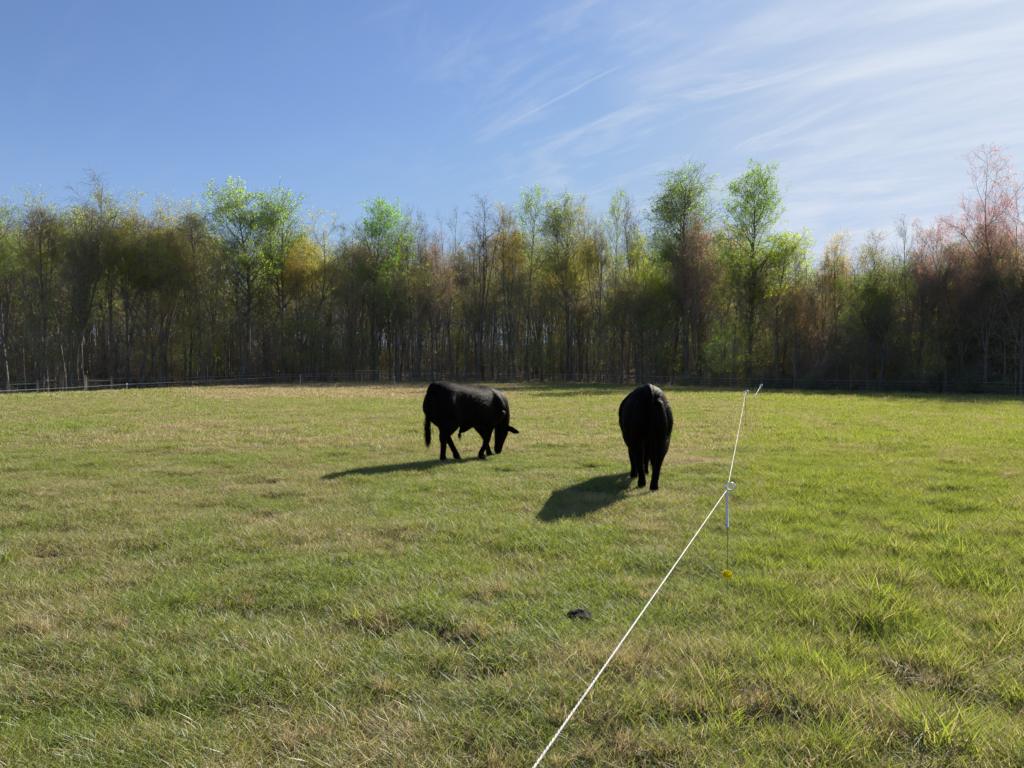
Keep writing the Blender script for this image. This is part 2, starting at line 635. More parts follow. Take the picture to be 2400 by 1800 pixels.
M_GRASS = grass_material()
M_GROUND = ground_material()
M_BARK = bark_material()
M_TWIG = twig_material()
M_LEAF = leaf_material()
M_WOOD = principled('treated_pine', (0.72, 0.52, 0.27), 0.75, noise_scale=6, noise_amt=0.3, bump=0.3, stretch=(4, 4, 0.4))
M_OLDWOOD = principled('weathered_wood', (0.45, 0.35, 0.22), 0.85, noise_scale=7, noise_amt=0.35, bump=0.3, stretch=(4, 4, 0.4))
M_STEEL = principled('dull_steel', (0.20, 0.20, 0.15), 0.45, metal=0.7, noise_scale=30)
M_WIRE = principled('galvanised_wire', (0.48, 0.48, 0.46), 0.5, metal=0.1)
M_WHITE = principled('white_plastic', (0.74, 0.75, 0.74), 0.45, noise_scale=25, noise_amt=0.08)
def yellow_material():
    m, t, out = new_mat('yellow_plastic')
    tcn = t.new('ShaderNodeTexCoord')
    f = t.noise(tcn.outputs['Object'], 60, 3, 0.5)
    c = t.mix(f, col4((0.85, 0.68, 0.015)), col4((0.95, 0.85, 0.03)))
    d, tr_ = t.new('ShaderNodeBsdfDiffuse'), t.new('ShaderNodeBsdfTranslucent')
    t.l.new(c, d.inputs[0])
    t.l.new(c, tr_.inputs[0])
    mx = t.new('ShaderNodeMixShader')
    mx.inputs[0].default_value = 0.55
    t.l.new(d.outputs[0], mx.inputs[1])
    t.l.new(tr_.outputs[0], mx.inputs[2])
    t.l.new(mx.outputs[0], out.inputs[0])
    return m


M_YELLOW = yellow_material()
M_TPOST = principled('green_steel_post', (0.05, 0.065, 0.045), 0.6, metal=0.2, noise_scale=14)


def rope_material():
    m, t, out = new_mat('white_braided_rope')
    b = t.new('ShaderNodeBsdfPrincipled')
    tcn = t.new('ShaderNodeTexCoord')
    f = t.noise(tcn.outputs['Object'], 160, 2, 0.5)
    t.l.new(t.mix(t.mapr(f, 0.35, 0.65), col4((0.22, 0.22, 0.21)), col4((0.46, 0.46, 0.45))), b.inputs['Base Color'])
    b.inputs['Roughness'].default_value = 0.6
    t.l.new(b.outputs[0], out.inputs[0])
    return m


M_ROPE = rope_material()

# ------------------------------------------------------------------ the ground sheet
def build_ground():
    ys = np.concatenate([np.arange(-30, 0.5, 1.5), np.arange(0.5, 16, 0.11), np.geomspace(16, 40, 90), np.geomspace(40.6, 110, 70), np.geomspace(116, 900, 24)])
    xs_p = np.concatenate([np.arange(0, 8, 0.13), np.geomspace(8, 60, 90), np.geomspace(62, 700, 30)])
    xs = np.concatenate([-xs_p[:0:-1], xs_p])
    Xg, Yg = np.meshgrid(xs, ys)
    Zg = terrain(Xg, Yg)
    V = np.stack([Xg, Yg, Zg], -1).reshape(-1, 3)
    ny, nx = Xg.shape
    idx = np.arange(nx * ny).reshape(ny, nx)
    Q = np.stack([idx[:-1, :-1], idx[:-1, 1:], idx[1:, 1:], idx[1:, :-1]], -1).reshape(-1, 4)
    mb = MB()
    dry, lush, right = fields(V[:, 0], V[:, 1])
    mb.add(V, Q, att=dry)
    me = mb.mesh('field', [M_GROUND], True, 'dry')
    wood = sstep(1.0, 5.0, V[:, 1] - line_d(V[:, 0]) + 2 * (fbm(V[:, 0] * .5, V[:, 1] * .5, 77, 2) - .5))
    a = me.attributes.new('soil', 'FLOAT', 'POINT')
    a.data.foreach_set('value', hollow(V[:, 0], V[:, 1]).astype(np.float32))
    a = me.attributes.new('wood', 'FLOAT', 'POINT')
    a.data.foreach_set('value', wood.astype(np.float32))
    return tag(obj('field', me), 'sloping pasture ground under the grass', kind='structure')


build_ground()


# ------------------------------------------------------------------ grass
def grass_patch(name, n, radius, h, w, lean, seed, segs=3, flat=0.0, pointy=1.0, gauss=True):
    rng = np.random.default_rng(seed)
    rr = radius * (np.sqrt(rng.random(n)) if not gauss else np.minimum(np.abs(rng.normal(0, 0.55, n)) ** 0.8, 1.25))
    th = rng.random(n) * 2 * np.pi
    bx, by = rr * np.cos(th), rr * np.sin(th)
    hh = h[0] + (h[1] - h[0]) * rng.random(n) ** 1.6
    ww = w[0] + (w[1] - w[0]) * rng.random(n)
    az = rng.random(n) * 2 * np.pi
    ln = lean * (0.3 + 1.0 * rng.random(n))
    isflat = rng.random(n) < flat
    cur = 0.35 * rng.random(n) + 0.15
    el = np.where(isflat, 0.08 + 0.15 * rng.random(n), 1.0)
    ln = np.where(isflat, 1.0, ln)
    side = az + np.pi / 2 + rng.normal(0, 1.0, n)
    sx, sy = np.cos(side), np.sin(side)
    ts = [0, 0.42, 0.78, 1.0] if segs == 3 else [0, 0.55, 1.0]
    ws = [0.75, 1.0, 0.62, 0] if segs == 3 else [0.9, 0.8, 0]
    verts = []
    kink = rng.normal(0, 0.12, n)
    for t, wf in zip(ts, ws):
        out = hh * (ln * t + cur * t * t)
        z = hh * el * (t - 0.28 * cur * t * t * 2) - 0.006 * (1 - t)
        z = np.where(isflat, z + 0.015, z)
        cx = bx + np.cos(az) * out - np.sin(az) * kink * hh * t * t
        cy = by + np.sin(az) * out + np.cos(az) * kink * hh * t * t
        if wf == 0:
            verts.append(np.stack([cx, cy, z], -1)[:, None])
        else:
            o = 0.5 * ww * wf
            verts.append(np.stack([np.stack([cx - sx * o, cy - sy * o, z], -1), np.stack([cx + sx * o, cy + sy * o, z], -1)], 1))
    V = np.concatenate(verts, 1)
    k = V.shape[1]
    base = np.arange(n)[:, None] * k
    if segs == 3:
        Q = np.concatenate([base + np.array([[0, 1, 3, 2]]), base + np.array([[2, 3, 5, 4]])])
        T = base + np.array([[4, 5, 6]])
    else:
        Q = base + np.array([[0, 1, 3, 2]])
        T = base + np.array([[2, 3, 4]])
    mb = MB()
    mb.add(V.reshape(-1, 3), Q, T, att=np.repeat(rng.random(n), k))
    return bpy.data.objects.new(name, mb.mesh(name, [M_GRASS], True, 'rnd'))


gcol = bpy.data.collections.new('grass_sources')
SRC = []


def src(o):
    gcol.objects.link(o)
    SRC.append(o.name)
    return len(SRC) - 1


# names sort in the order the index uses
for i in range(4):
    src(grass_patch('a%02d_turf' % i, 600, 0.19, (0.020, 0.092), (0.0017, 0.0042), 0.8, 100 + i, flat=0.22))
for i in range(3):
    src(grass_patch('b%02d_tuft' % i, 130, 0.085, (0.06, 0.17), (0.0024, 0.0052), 0.5, 200 + i, flat=0.03))
for i in range(2):
    src(grass_patch('c%02d_straw' % i, 70, 0.22, (0.05, 0.14), (0.0016, 0.0038), 0.8, 300 + i, flat=0.85))
for i in range(3):
    src(grass_patch('d%02d_mid' % i, 300, 0.27, (0.03, 0.115), (0.005, 0.011), 0.7, 400 + i, segs=2, flat=0.15))
for i in range(3):
    src(grass_patch('e%02d_far' % i, 330, 0.70, (0.05, 0.16), (0.014, 0.032), 0.6, 500 + i, segs=2, flat=0.1))
for i in range(2):
    src(grass_patch('f%02d_weed' % i, 60, 0.35, (0.25, 0.75), (0.007, 0.016), 0.22, 600 + i))
A, B, C, Dm, E_, F_ = (0, 4), (4, 3), (7, 2), (9, 3), (12, 3), (15, 2)


def build_grass():
    rng = np.random.default_rng(7)
    pts, idx, sc, rot, dr, lu = [], [], [], [], [], []

    def put(x, y, kind, s, dry=None, lush=None, tilt=0.0):
        n = len(x)
        d, l, r = fields(x, y)
        pts.append(np.stack([x, y, terrain(x, y)], -1))
        idx.append(kind[0] + rng.integers(0, kind[1], n))
        sc.append(s if s.ndim == 2 else np.repeat(s[:, None], 3, 1))
        rot.append(np.stack([rng.normal(0, tilt, n), rng.normal(0, tilt, n), rng.random(n) * 6.283], -1))
        dd = d if dry is None else dry(d, r)
        far = sstep(8, 30, y)
        dr.append(np.clip(dd + rng.normal(0, 1, n) * (0.07 + 0.13 * far), 0, 1))  # random dryness per patch; far off, its pale straw also imitates glints
        ll = l if lush is None else lush(l, r)
        lu.append(np.clip(ll + rng.normal(0, 1, n) * (0.12 + 0.14 * far), 0, 1))

    def scatter(y0, y1, step, jitter=0.5, mx=2.4, slope=0.80):
        ys = np.arange(y0, y1, step)
        out = []
        for y in ys:
            half = slope * max(y, 0) + mx
            xs = np.arange(-half, half, step)
            out.append(np.stack([xs + rng.uniform(-jitter, jitter, len(xs)) * step, y + rng.uniform(-jitter, jitter, len(xs)) * step], -1))
        o = np.concatenate(out)
        return o[:, 0], o[:, 1]

    def hscale(x, y, lo=0.75, hi=1.35):
        d, l, r = fields(x, y)
        h = lo + (hi - lo) * np.clip(0.5 * l + 0.25 * r + 0.6 * (fbm(x * 0.9, y * 0.9, 71, 2) - 0.3), 0, 1)
        s = 0.9 + 0.25 * rng.random(len(x))
        return np.stack([s, s, h * (0.85 + 0.3 * rng.random(len(x)))], -1)

    x, y = scatter(0.6, 15, 0.165)
    keep = (fbm(x * 1.7, y * 1.7, 91, 2) > 0.14) & (hollow(x, y) < 0.30)
    x, y = x[keep], y[keep]
    put(x, y, A, hscale(x, y), tilt=0.06)
    # tussocks: many beyond the rope, scattered elsewhere
    x, y = scatter(0.8, 20, 0.30, 0.7)
    d, l, r = fields(x, y)
    pr = 0.14 + 0.40 * r + 0.15 * r * (y < 7) + 0.7 * (fbm(x * 0.8, y * 0.8, 51, 2) - 0.5)
    k = rng.random(len(x)) < pr
    x, y = x[k], y[k]
    r = r[k]
    put(x, y, B, (0.5 + 0.6 * rng.random(len(x)) ** 1.5 + (0.25 + 0.25 * (y < 7)) * r), dry=lambda d, r: d * 0.6, lush=lambda l, r: np.clip(l + 0.1, 0, 1), tilt=0.15)
    # dead brown tufts beside the trodden hollows
    hs = HOLES[:75]
    hx = np.concatenate([hs[:, 0] + rng.normal(0, .10, len(hs)) for _ in range(7)])
    hy = np.concatenate([hs[:, 1] + hs[:, 2] * .8 + rng.normal(0.03, .05, len(hs)) for _ in range(7)])
    put(hx, hy, B, 0.35 + 0.35 * rng.random(len(hx)), dry=lambda d, r: 0.97 + 0 * d, tilt=0.35)
    # blown straw and dead stalks
    x, y = scatter(0.8, 20, 0.42, 0.7)
    k = rng.random(len(x)) < np.clip(0.12 + 1.1 * (fields(x, y)[0] - 0.35), 0.05, 0.8)
    x, y = x[k], y[k]
    put(x, y, C, 0.7 + 0.6 * rng.random(len(x)), dry=lambda d, r: 0.75 + 0.25 * d, tilt=0.1)
    x, y = scatter(13.5, 38, 0.23)
    hs_ = hscale(x, y, 0.7, 1.3)
    hs_[:, 2] *= rng.uniform(0.6, 1.5, len(x))
    put(x, y, Dm, hs_, tilt=0.12)
    x, y = scatter(18, 40, 1.0, 0.9)
    k = rng.random(len(x)) < 0.35
    put(x[k], y[k], B, 1.0 + 0.7 * rng.random(k.sum()), dry=lambda d, r: d * 0.8, tilt=0.15)
    x, y = scatter(35, 95, 0.62, mx=5)
    k = y < line_d(x) + 4 * rng.random(len(x)) + 1.5
    x, y = x[k], y[k]
    hs_ = hscale(x, y, 0.7, 1.3)
    hs_[:, 2] *= rng.uniform(0.6, 1.5, len(x))
    put(x, y, E_, hs_, tilt=0.08)
    # rank dead weeds along the far fence
    x = rng.uniform(-50, 38, 420)
    y = line_d(x) + rng.uniform(-2.5, 3.5, len(x))
    put(x, y, F_, 0.5 + 0.7 * rng.random(len(x)), dry=lambda d, r: 0.80 + 0 * d, tilt=0.08)
    x = rng.uniform(-22, 4, 130)
    y = line_d(x) - rng.uniform(0, 9, len(x))
    put(x, y, F_, 0.35 + 0.5 * rng.random(len(x)), dry=lambda d, r: 0.9 + 0 * d, tilt=0.08)

    P = np.concatenate(pts)
    me = bpy.data.meshes.new('grass_points')
    me.vertices.add(len(P))
    me.vertices.foreach_set('co', P.ravel())

    def at(name, typ, data, key='value'):
        a = me.attributes.new(name, typ, 'POINT')
        a.data.foreach_set(key, data)
    at('pick', 'INT', np.concatenate(idx).astype(np.int32))
    at('dry', 'FLOAT', np.concatenate(dr).astype(np.float32))
    at('lush', 'FLOAT', np.concatenate(lu).astype(np.float32))
    at('sz', 'FLOAT_VECTOR', np.concatenate(sc).astype(np.float32).ravel(), 'vector')
    at('rt', 'FLOAT_VECTOR', np.concatenate(rot).astype(np.float32).ravel(), 'vector')
    me.materials.append(M_GRASS)
    o = obj('meadow_grass', me)
    ng = bpy.data.node_groups.new('grass_scatter', 'GeometryNodeTree')
    ng.interface.new_socket('Geometry', in_out='INPUT', socket_type='NodeSocketGeometry')
    ng.interface.new_socket('Geometry', in_out='OUTPUT', socket_type='NodeSocketGeometry')
    t = NT(ng)
    gi, go = t.new('NodeGroupInput'), t.new('NodeGroupOutput')
    iop = t.new('GeometryNodeInstanceOnPoints')
    ci = t.new('GeometryNodeCollectionInfo')
    ci.inputs['Collection'].default_value = gcol
    ci.inputs['Separate Children'].default_value = True
    ci.inputs['Reset Children'].default_value = True

    def named(name, typ):
        nd = t.new('GeometryNodeInputNamedAttribute', data_type=typ)
        nd.inputs['Name'].default_value = name
        return nd.outputs['Attribute']
    t.l.new(gi.outputs[0], iop.inputs['Points'])
    t.l.new(ci.outputs[0], iop.inputs['Instance'])
    iop.inputs['Pick Instance'].default_value = True
    t.l.new(named('pick', 'INT'), iop.inputs['Instance Index'])
    e2r = t.new('FunctionNodeEulerToRotation')
    t.l.new(named('rt', 'FLOAT_VECTOR'), e2r.inputs[0])
    t.l.new(e2r.outputs[0], iop.inputs['Rotation'])
    t.l.new(named('sz', 'FLOAT_VECTOR'), iop.inputs['Scale'])
    t.l.new(iop.outputs[0], go.inputs[0])
    md = o.modifiers.new('scatter', 'NODES')
    md.node_group = ng
    tag(o, 'short spring pasture grass mixed with dead straw', 'grass', kind='stuff')
    print('grass instances', len(P))


build_grass()

# ------------------------------------------------------------------ trees
def lerp_poly(P, Rr, pi, t):
    k = P.shape[1]
    f = np.clip(t, 0, 0.999) * (k - 1)
    i = f.astype(int)
    fr = (f - i)[:, None]
    a, b = P[pi, i], P[pi, i + 1]
    return a * (1 - fr) + b * fr, norm(b - a), Rr[pi, i] * (1 - fr[:, 0]) + Rr[pi, i + 1] * fr[:, 0]


def grow(rng, start, d, length, r0, k, trop, wander, tip=0.15):
    n = len(start)
    P = np.empty((n, k, 3))
    P[:, 0] = start
    step = (length / (k - 1))[:, None]
    d = d.copy()
    for j in range(1, k):
        P[:, j] = P[:, j - 1] + d * step
        d = norm(d + rng.normal(0, wander, (n, 3)) + np.array([0, 0, trop]))
    s = np.linspace(0, 1, k)[None, :]
    Rr = r0[:, None] * (1 - (1 - tip) * s)
    return P, Rr


def spawn(rng, P, Rr, L, m, t0, t1, ang, angv, lenf, k, trop, wander, rr, rmin, tip=0.2, rmax=9, lmin=0.0):
    n = len(P)
    N = n * m
    pi = np.repeat(np.arange(n), m)
    t = t0 + (t1 - t0) * ((np.tile(np.arange(m), n) + rng.random(N)) / m)
    pos, tan, rad = lerp_poly(P, Rr, pi, t)
    v = rng.normal(0, 1, (N, 3))
    v -= (v * tan).sum(-1, keepdims=True) * tan
    v = norm(v)
    a = np.radians(ang(t) + angv * rng.normal(0, 1, N))[:, None]
    d = np.cos(a) * tan + np.sin(a) * v
    ln = np.maximum(L[pi] * lenf(t), lmin) * (0.7 + 0.6 * rng.random(N))
    r0 = np.clip(rad * rr, rmin, rmax)
    P2, R2 = grow(rng, pos, d, ln, r0, k, trop, wander, tip)
    return P2, R2, ln


def leaves(mb, rng, pts, size, mat):
    n = len(pts)
    u = norm(rng.normal(0, 1, (n, 3)))
    v = rng.normal(0, 1, (n, 3))
    v = norm(v - (v * u).sum(-1, keepdims=True) * u)
    s = (size * (0.55 + 0.9 * rng.random(n)))[:, None]
    V = np.stack([pts - u * s * .5, pts + v * s * 0.32, pts + u * s * .5, pts - v * s * 0.32], 1)
    Q = np.arange(n * 4).reshape(n, 4)
    mb.add(V.reshape(-1, 3), Q, mat=mat, att=np.repeat(rng.random(n), 4))


def tree_mesh(name, seed, H=20.0, r0=0.2, base=0.35, n1=24, ang1=(70, 30), w1=0.22, shape='oval', trop1=0.10, n2=7, n3=6, n4=4,
              ang2=42, leaf_n=0, leaf_size=0.16, leaf_top=0.0, wander=0.10, fork=0, fang=22, clump=0.40, twig=0.0085, lean=0.012, tipw=0.5):
    rng = np.random.default_rng(seed)
    d0 = norm(np.array([[rng.normal(0, .02), rng.normal(0, .02), 1.0]]))
    P0, R0 = grow(rng, np.array([[0, 0, -0.3]]), d0, np.array([H * 0.97]), np.array([r0]), 14, 0.03, 0.035, 0.10)
    R0[:, 0] *= 1.35
    R0[:, 1] *= 1.05
    trunkP, trunkR, trunkL = P0, R0, np.array([H])
    if fork:
        Pf, Rf, Lf = spawn(rng, P0, R0, np.array([H]), fork, base * 0.6, base * 1.5, lambda t: fang + 0 * t, 6, lambda t: 0.93 * (1 - t) + 0 * t, 14, 0.045, 0.06, 0.72, 0.05)
        trunkP = np.concatenate([P0, Pf])
        trunkR = np.concatenate([R0, Rf])
        trunkL = np.concatenate([[H], Lf])

    def shp(t):
        s = np.clip((t - base) / (1 - base), 0, 1)
        if shape == 'oval':
            return w1 * (0.75 + 0.55 * np.sin(np.pi * np.clip(s * 0.9 + 0.08, 0, 1)) ** 0.8)
        if shape == 'cone':
            return w1 * (1.25 - 1.0 * s)
        if shape == 'round':
            return w1 * (0.7 + 0.9 * np.sqrt(np.clip(1 - (s - 0.25) ** 2 / 0.62, 0.05, 1)))
        if shape == 'vase':
            return w1 * (1.5 - 1.0 * s)
        return w1 + 0 * t
    nt = len(trunkP)
    P1, R1, L1 = spawn(rng, trunkP, trunkR, trunkL, max(6, n1 // (1 + fork // 2)), base, 0.985, lambda t: ang1[0] + (ang1[1] - ang1[0]) * np.clip((t - base) / (1 - base), 0, 1), 9,
                       shp, 7, trop1, wander, 0.62, 0.026, 0.25)
    P2, R2, L2 = spawn(rng, P1, R1, L1, n2, 0.22, 0.98, lambda t: ang2 + 0 * t, 10, lambda t: 0.80 * (1.12 - 0.62 * t), 5, trop1 * 0.7, wander * 1.2, 0.6, twig * 1.6, 0.35, lmin=0.055 * H)
    P3, R3, L3 = spawn(rng, P2, R2, L2, n3, 0.2, 1.0, lambda t: ang2 + 0 * t, 12, lambda t: 0.60 * (1.1 - 0.5 * t), 4, trop1 * 0.5, wander * 1.3, 0.6, twig, 0.5, lmin=0.035 * H)
    mt = MB()
    add_tubes(mt, trunkP, trunkR, 9)
    add_tubes(mt, P1, R1, 5)
    mc = MB()
    add_tubes(mc, P2, R2, 3)
    add_tubes(mc, P3, R3, 3)
    if n4:
        P4, R4, L4 = spawn(rng, P3, R3, L3, n4, 0.15, 1.0, lambda t: ang2 + 0 * t, 14, lambda t: tipw + 0.2 * t, 3, trop1 * 0.4, wander * 1.4, 0.75, twig * 0.7, 0.45, lmin=0.022 * H)
        add_tubes(mc, P4, R4, 3)
    else:
        P4, R4 = P3, R3
    if leaf_n:
        sel = rng.choice(len(P4), max(10, int(len(P4) * clump)), replace=False)
        pi = sel[rng.integers(0, len(sel), leaf_n)]
        pos, _, _ = lerp_poly(P4, R4, pi, rng.random(leaf_n) ** 0.6)
        if leaf_top > 0:
            zt = pos[:, 2] / H
            k = rng.random(len(pos)) < sstep(leaf_top - 0.15, leaf_top + 0.15, zt) * 0.85 + 0.15
            pos = pos[k]
        pos = pos + rng.normal(0, 0.13, pos.shape)
        leaves(mc, rng, pos, leaf_size, 1)
    tm = mt.mesh(name + '_trunk', [M_BARK])
    cm = mc.mesh(name + '_crown', [M_TWIG, M_LEAF], True, 'rnd')
    allv = np.concatenate(mc.v)
    rad = np.percentile(np.hypot(allv[:, 0], allv[:, 1]), 96)
    top = np.percentile(allv[:, 2], 99.9)
    return dict(trunk=tm, crown=cm, H=top, W=rad)


ARCH = {
    'tulipA': tree_mesh('tulipA', 11, r0=.25, base=.38, n1=44, ang1=(60, 30), w1=.13, shape='oval', trop1=.085, leaf_n=19000, leaf_size=.125, leaf_top=.52, n2=6, n3=5, n4=2),
    'tulipB': tree_mesh('tulipB', 12, r0=.25, base=.40, n1=40, ang1=(52, 28), w1=.13, shape='oval', trop1=.09, leaf_n=13000, leaf_size=.125, leaf_top=.55, n2=6, n3=5, n4=2, fork=1, fang=11),
    'oakA': tree_mesh('oakA', 21, r0=.28, base=.42, n1=28, ang1=(64, 36), w1=.16, shape='round', trop1=.05, leaf_n=30000, leaf_size=.095, leaf_top=.6, n2=6, n3=5, n4=2, wander=.15, fork=4, fang=25),
    'oakB': tree_mesh('oakB', 22, r0=.28, base=.44, n1=28, ang1=(60, 34), w1=.15, shape='round', trop1=.06, leaf_n=23000, leaf_size=.095, leaf_top=.62, n2=6, n3=5, n4=2, wander=.15, fork=5, fang=23),
    'bareA': tree_mesh('bareA', 31, r0=.22, base=.40, n1=26, ang1=(44, 28), w1=.13, shape='oval', trop1=.07, n2=6, n3=5, n4=1, fork=5, fang=15, leaf_n=500, leaf_size=.08),
    'bareB': tree_mesh('bareB', 32, r0=.22, base=.36, n1=26, ang1=(48, 30), w1=.14, shape='oval', trop1=.06, n2=6, n3=5, n4=1, fork=4, fang=19, leaf_n=900, leaf_size=.08),
    'mapleA': tree_mesh('mapleA', 41, r0=.25, base=.28, n1=34, ang1=(62, 34), w1=.16, shape='round', trop1=.05, n2=7, n3=5, n4=2, leaf_n=30000, leaf_size=.09, leaf_top=.45, wander=.13, fork=5, fang=30),
    'mapleB': tree_mesh('mapleB', 42, r0=.20, base=.32, n1=28, ang1=(56, 32), w1=.14, shape='round', trop1=.06, n2=7, n3=5, n4=2, leaf_n=15000, leaf_size=.09, leaf_top=.5, wander=.12, fork=3, fang=20),
    'slimA': tree_mesh('slimA', 51, r0=.17, base=.48, n1=28, ang1=(50, 28), w1=.10, shape='oval', trop1=.09, n2=6, n3=4, n4=2, leaf_n=7000, leaf_size=.11, leaf_top=.55),
    'slimB': tree_mesh('slimB', 52, r0=.15, base=.42, n1=28, ang1=(58, 32), w1=.12, shape='oval', trop1=.06, n2=6, n3=4, n4=2, leaf_n=9000, leaf_size=.10, leaf_top=.55),
    'poleA': tree_mesh('poleA', 61, r0=.19, base=.54, n1=24, ang1=(54, 32), w1=.15, shape='oval', trop1=.07, n2=6, n3=4, n4=2, leaf_n=6000, leaf_size=.10, leaf_top=.65, fork=1, fang=14),
    'poleB': tree_mesh('poleB', 62, r0=.17, base=.48, n1=24, ang1=(60, 34), w1=.16, shape='round', trop1=.05, n2=6, n3=4, n4=2, leaf_n=9500, leaf_size=.10, leaf_top=.65, wander=.13, fork=2, fang=17),
    'stemA': tree_mesh('stemA', 65, H=12, r0=.085, base=.50, n1=16, ang1=(58, 30), w1=.13, shape='oval', trop1=.05, n2=5, n3=4, n4=0, leaf_n=1500, leaf_size=.10, leaf_top=.75, wander=.14, twig=.008),
    'stemB': tree_mesh('stemB', 66, H=12, r0=.07, base=.38, n1=18, ang1=(66, 34), w1=.15, shape='oval', trop1=.03, n2=5, n3=4, n4=0, leaf_n=2200, leaf_size=.10, leaf_top=.75, wander=.16, twig=.008),
    'saplingA': tree_mesh('saplingA', 71, H=9, r0=.055, base=.18, n1=24, ang1=(75, 40), w1=.24, shape='oval', trop1=.03, n2=6, n3=5, n4=0, leaf_n=700, leaf_size=.09, twig=.008, wander=.16),
    'saplingB': tree_mesh('saplingB', 72, H=9, r0=.06, base=.22, n1=26, ang1=(70, 38), w1=.26, shape='oval', trop1=.02, n2=6, n3=5, n4=0, leaf_n=7500, leaf_size=.09, twig=.008, wander=.18, fork=2),
    'shrubA': tree_mesh('shrubA', 81, H=3.2, r0=.035, base=.06, n1=22, ang1=(70, 40), w1=.42, shape='round', trop1=.03, n2=6, n3=5, n4=0, leaf_n=2600, leaf_size=.075, twig=.006, wander=.2, fork=4),
}
for _k, _a in ARCH.items():
    print(_k, round(_a['H'], 1), round(_a['W'], 1), len(_a['crown'].polygons))

FRESH = (0.23, 0.28, 0.06)
PALE = (0.22, 0.29, 0.09)
LIME = (0.24, 0.33, 0.035)
OLIVE = (0.24, 0.245, 0.06)
GOLD = (0.31, 0.27, 0.075)
TAN = (0.27, 0.225, 0.125)
RUST = (0.27, 0.155, 0.115)
PINK = (0.31, 0.17, 0.155)
BROWN = (0.185, 0.17, 0.09)
DARKG = (0.07, 0.12, 0.025)
trng = random.Random(4)
CROWN_SPOTS = []


def place_tree(kind, x, y, H, W, tint, name, label, group=None, cat='tree', rot=None):
    a = ARCH[kind]
    sz = H / a['H']
    sxy = (W / 2 / a['W']) if W else sz * trng.uniform(0.9, 1.25)
    root = empty(name, (x, y, float(terrain(x, y, False)) - 0.02), trng.uniform(0, 6.28) if rot is None else rot, (sxy, sxy, sz))
    obj('trunk', a['trunk'], root)
    c = obj('crown', a['crown'], root)
    j = lambda v: max(0.01, v * trng.uniform(0.9, 1.1))
    c.color = (j(tint[0]), j(tint[1]), j(tint[2]), 1)
    tag(root, label, cat, group)
    return root


def at_px(px, back):
    """place on the ray of photograph column px, 'back' metres behind the wood's edge"""
    u = (px - 1200) / FPX
    y = 60.0
    for _ in range(30):
        y = 0.5 * y + 0.5 * (float(line_d(u * y)) + back)
    return u * y, y


def sky_tree(px, ytop, wpx, back, kind, tint, name, label):
    x, y = at_px(px, 0.6 + 0.55 * back)
    g = float(terrain(x, y, False))
    H = CAM_H + (HORIZON - ytop) * y / FPX - g
    place_tree(kind, x, y, H, (1.65 if kind[:3] in ('oak', 'bar', 'map') else 1.45) * wpx * y / FPX, tint, name, label)


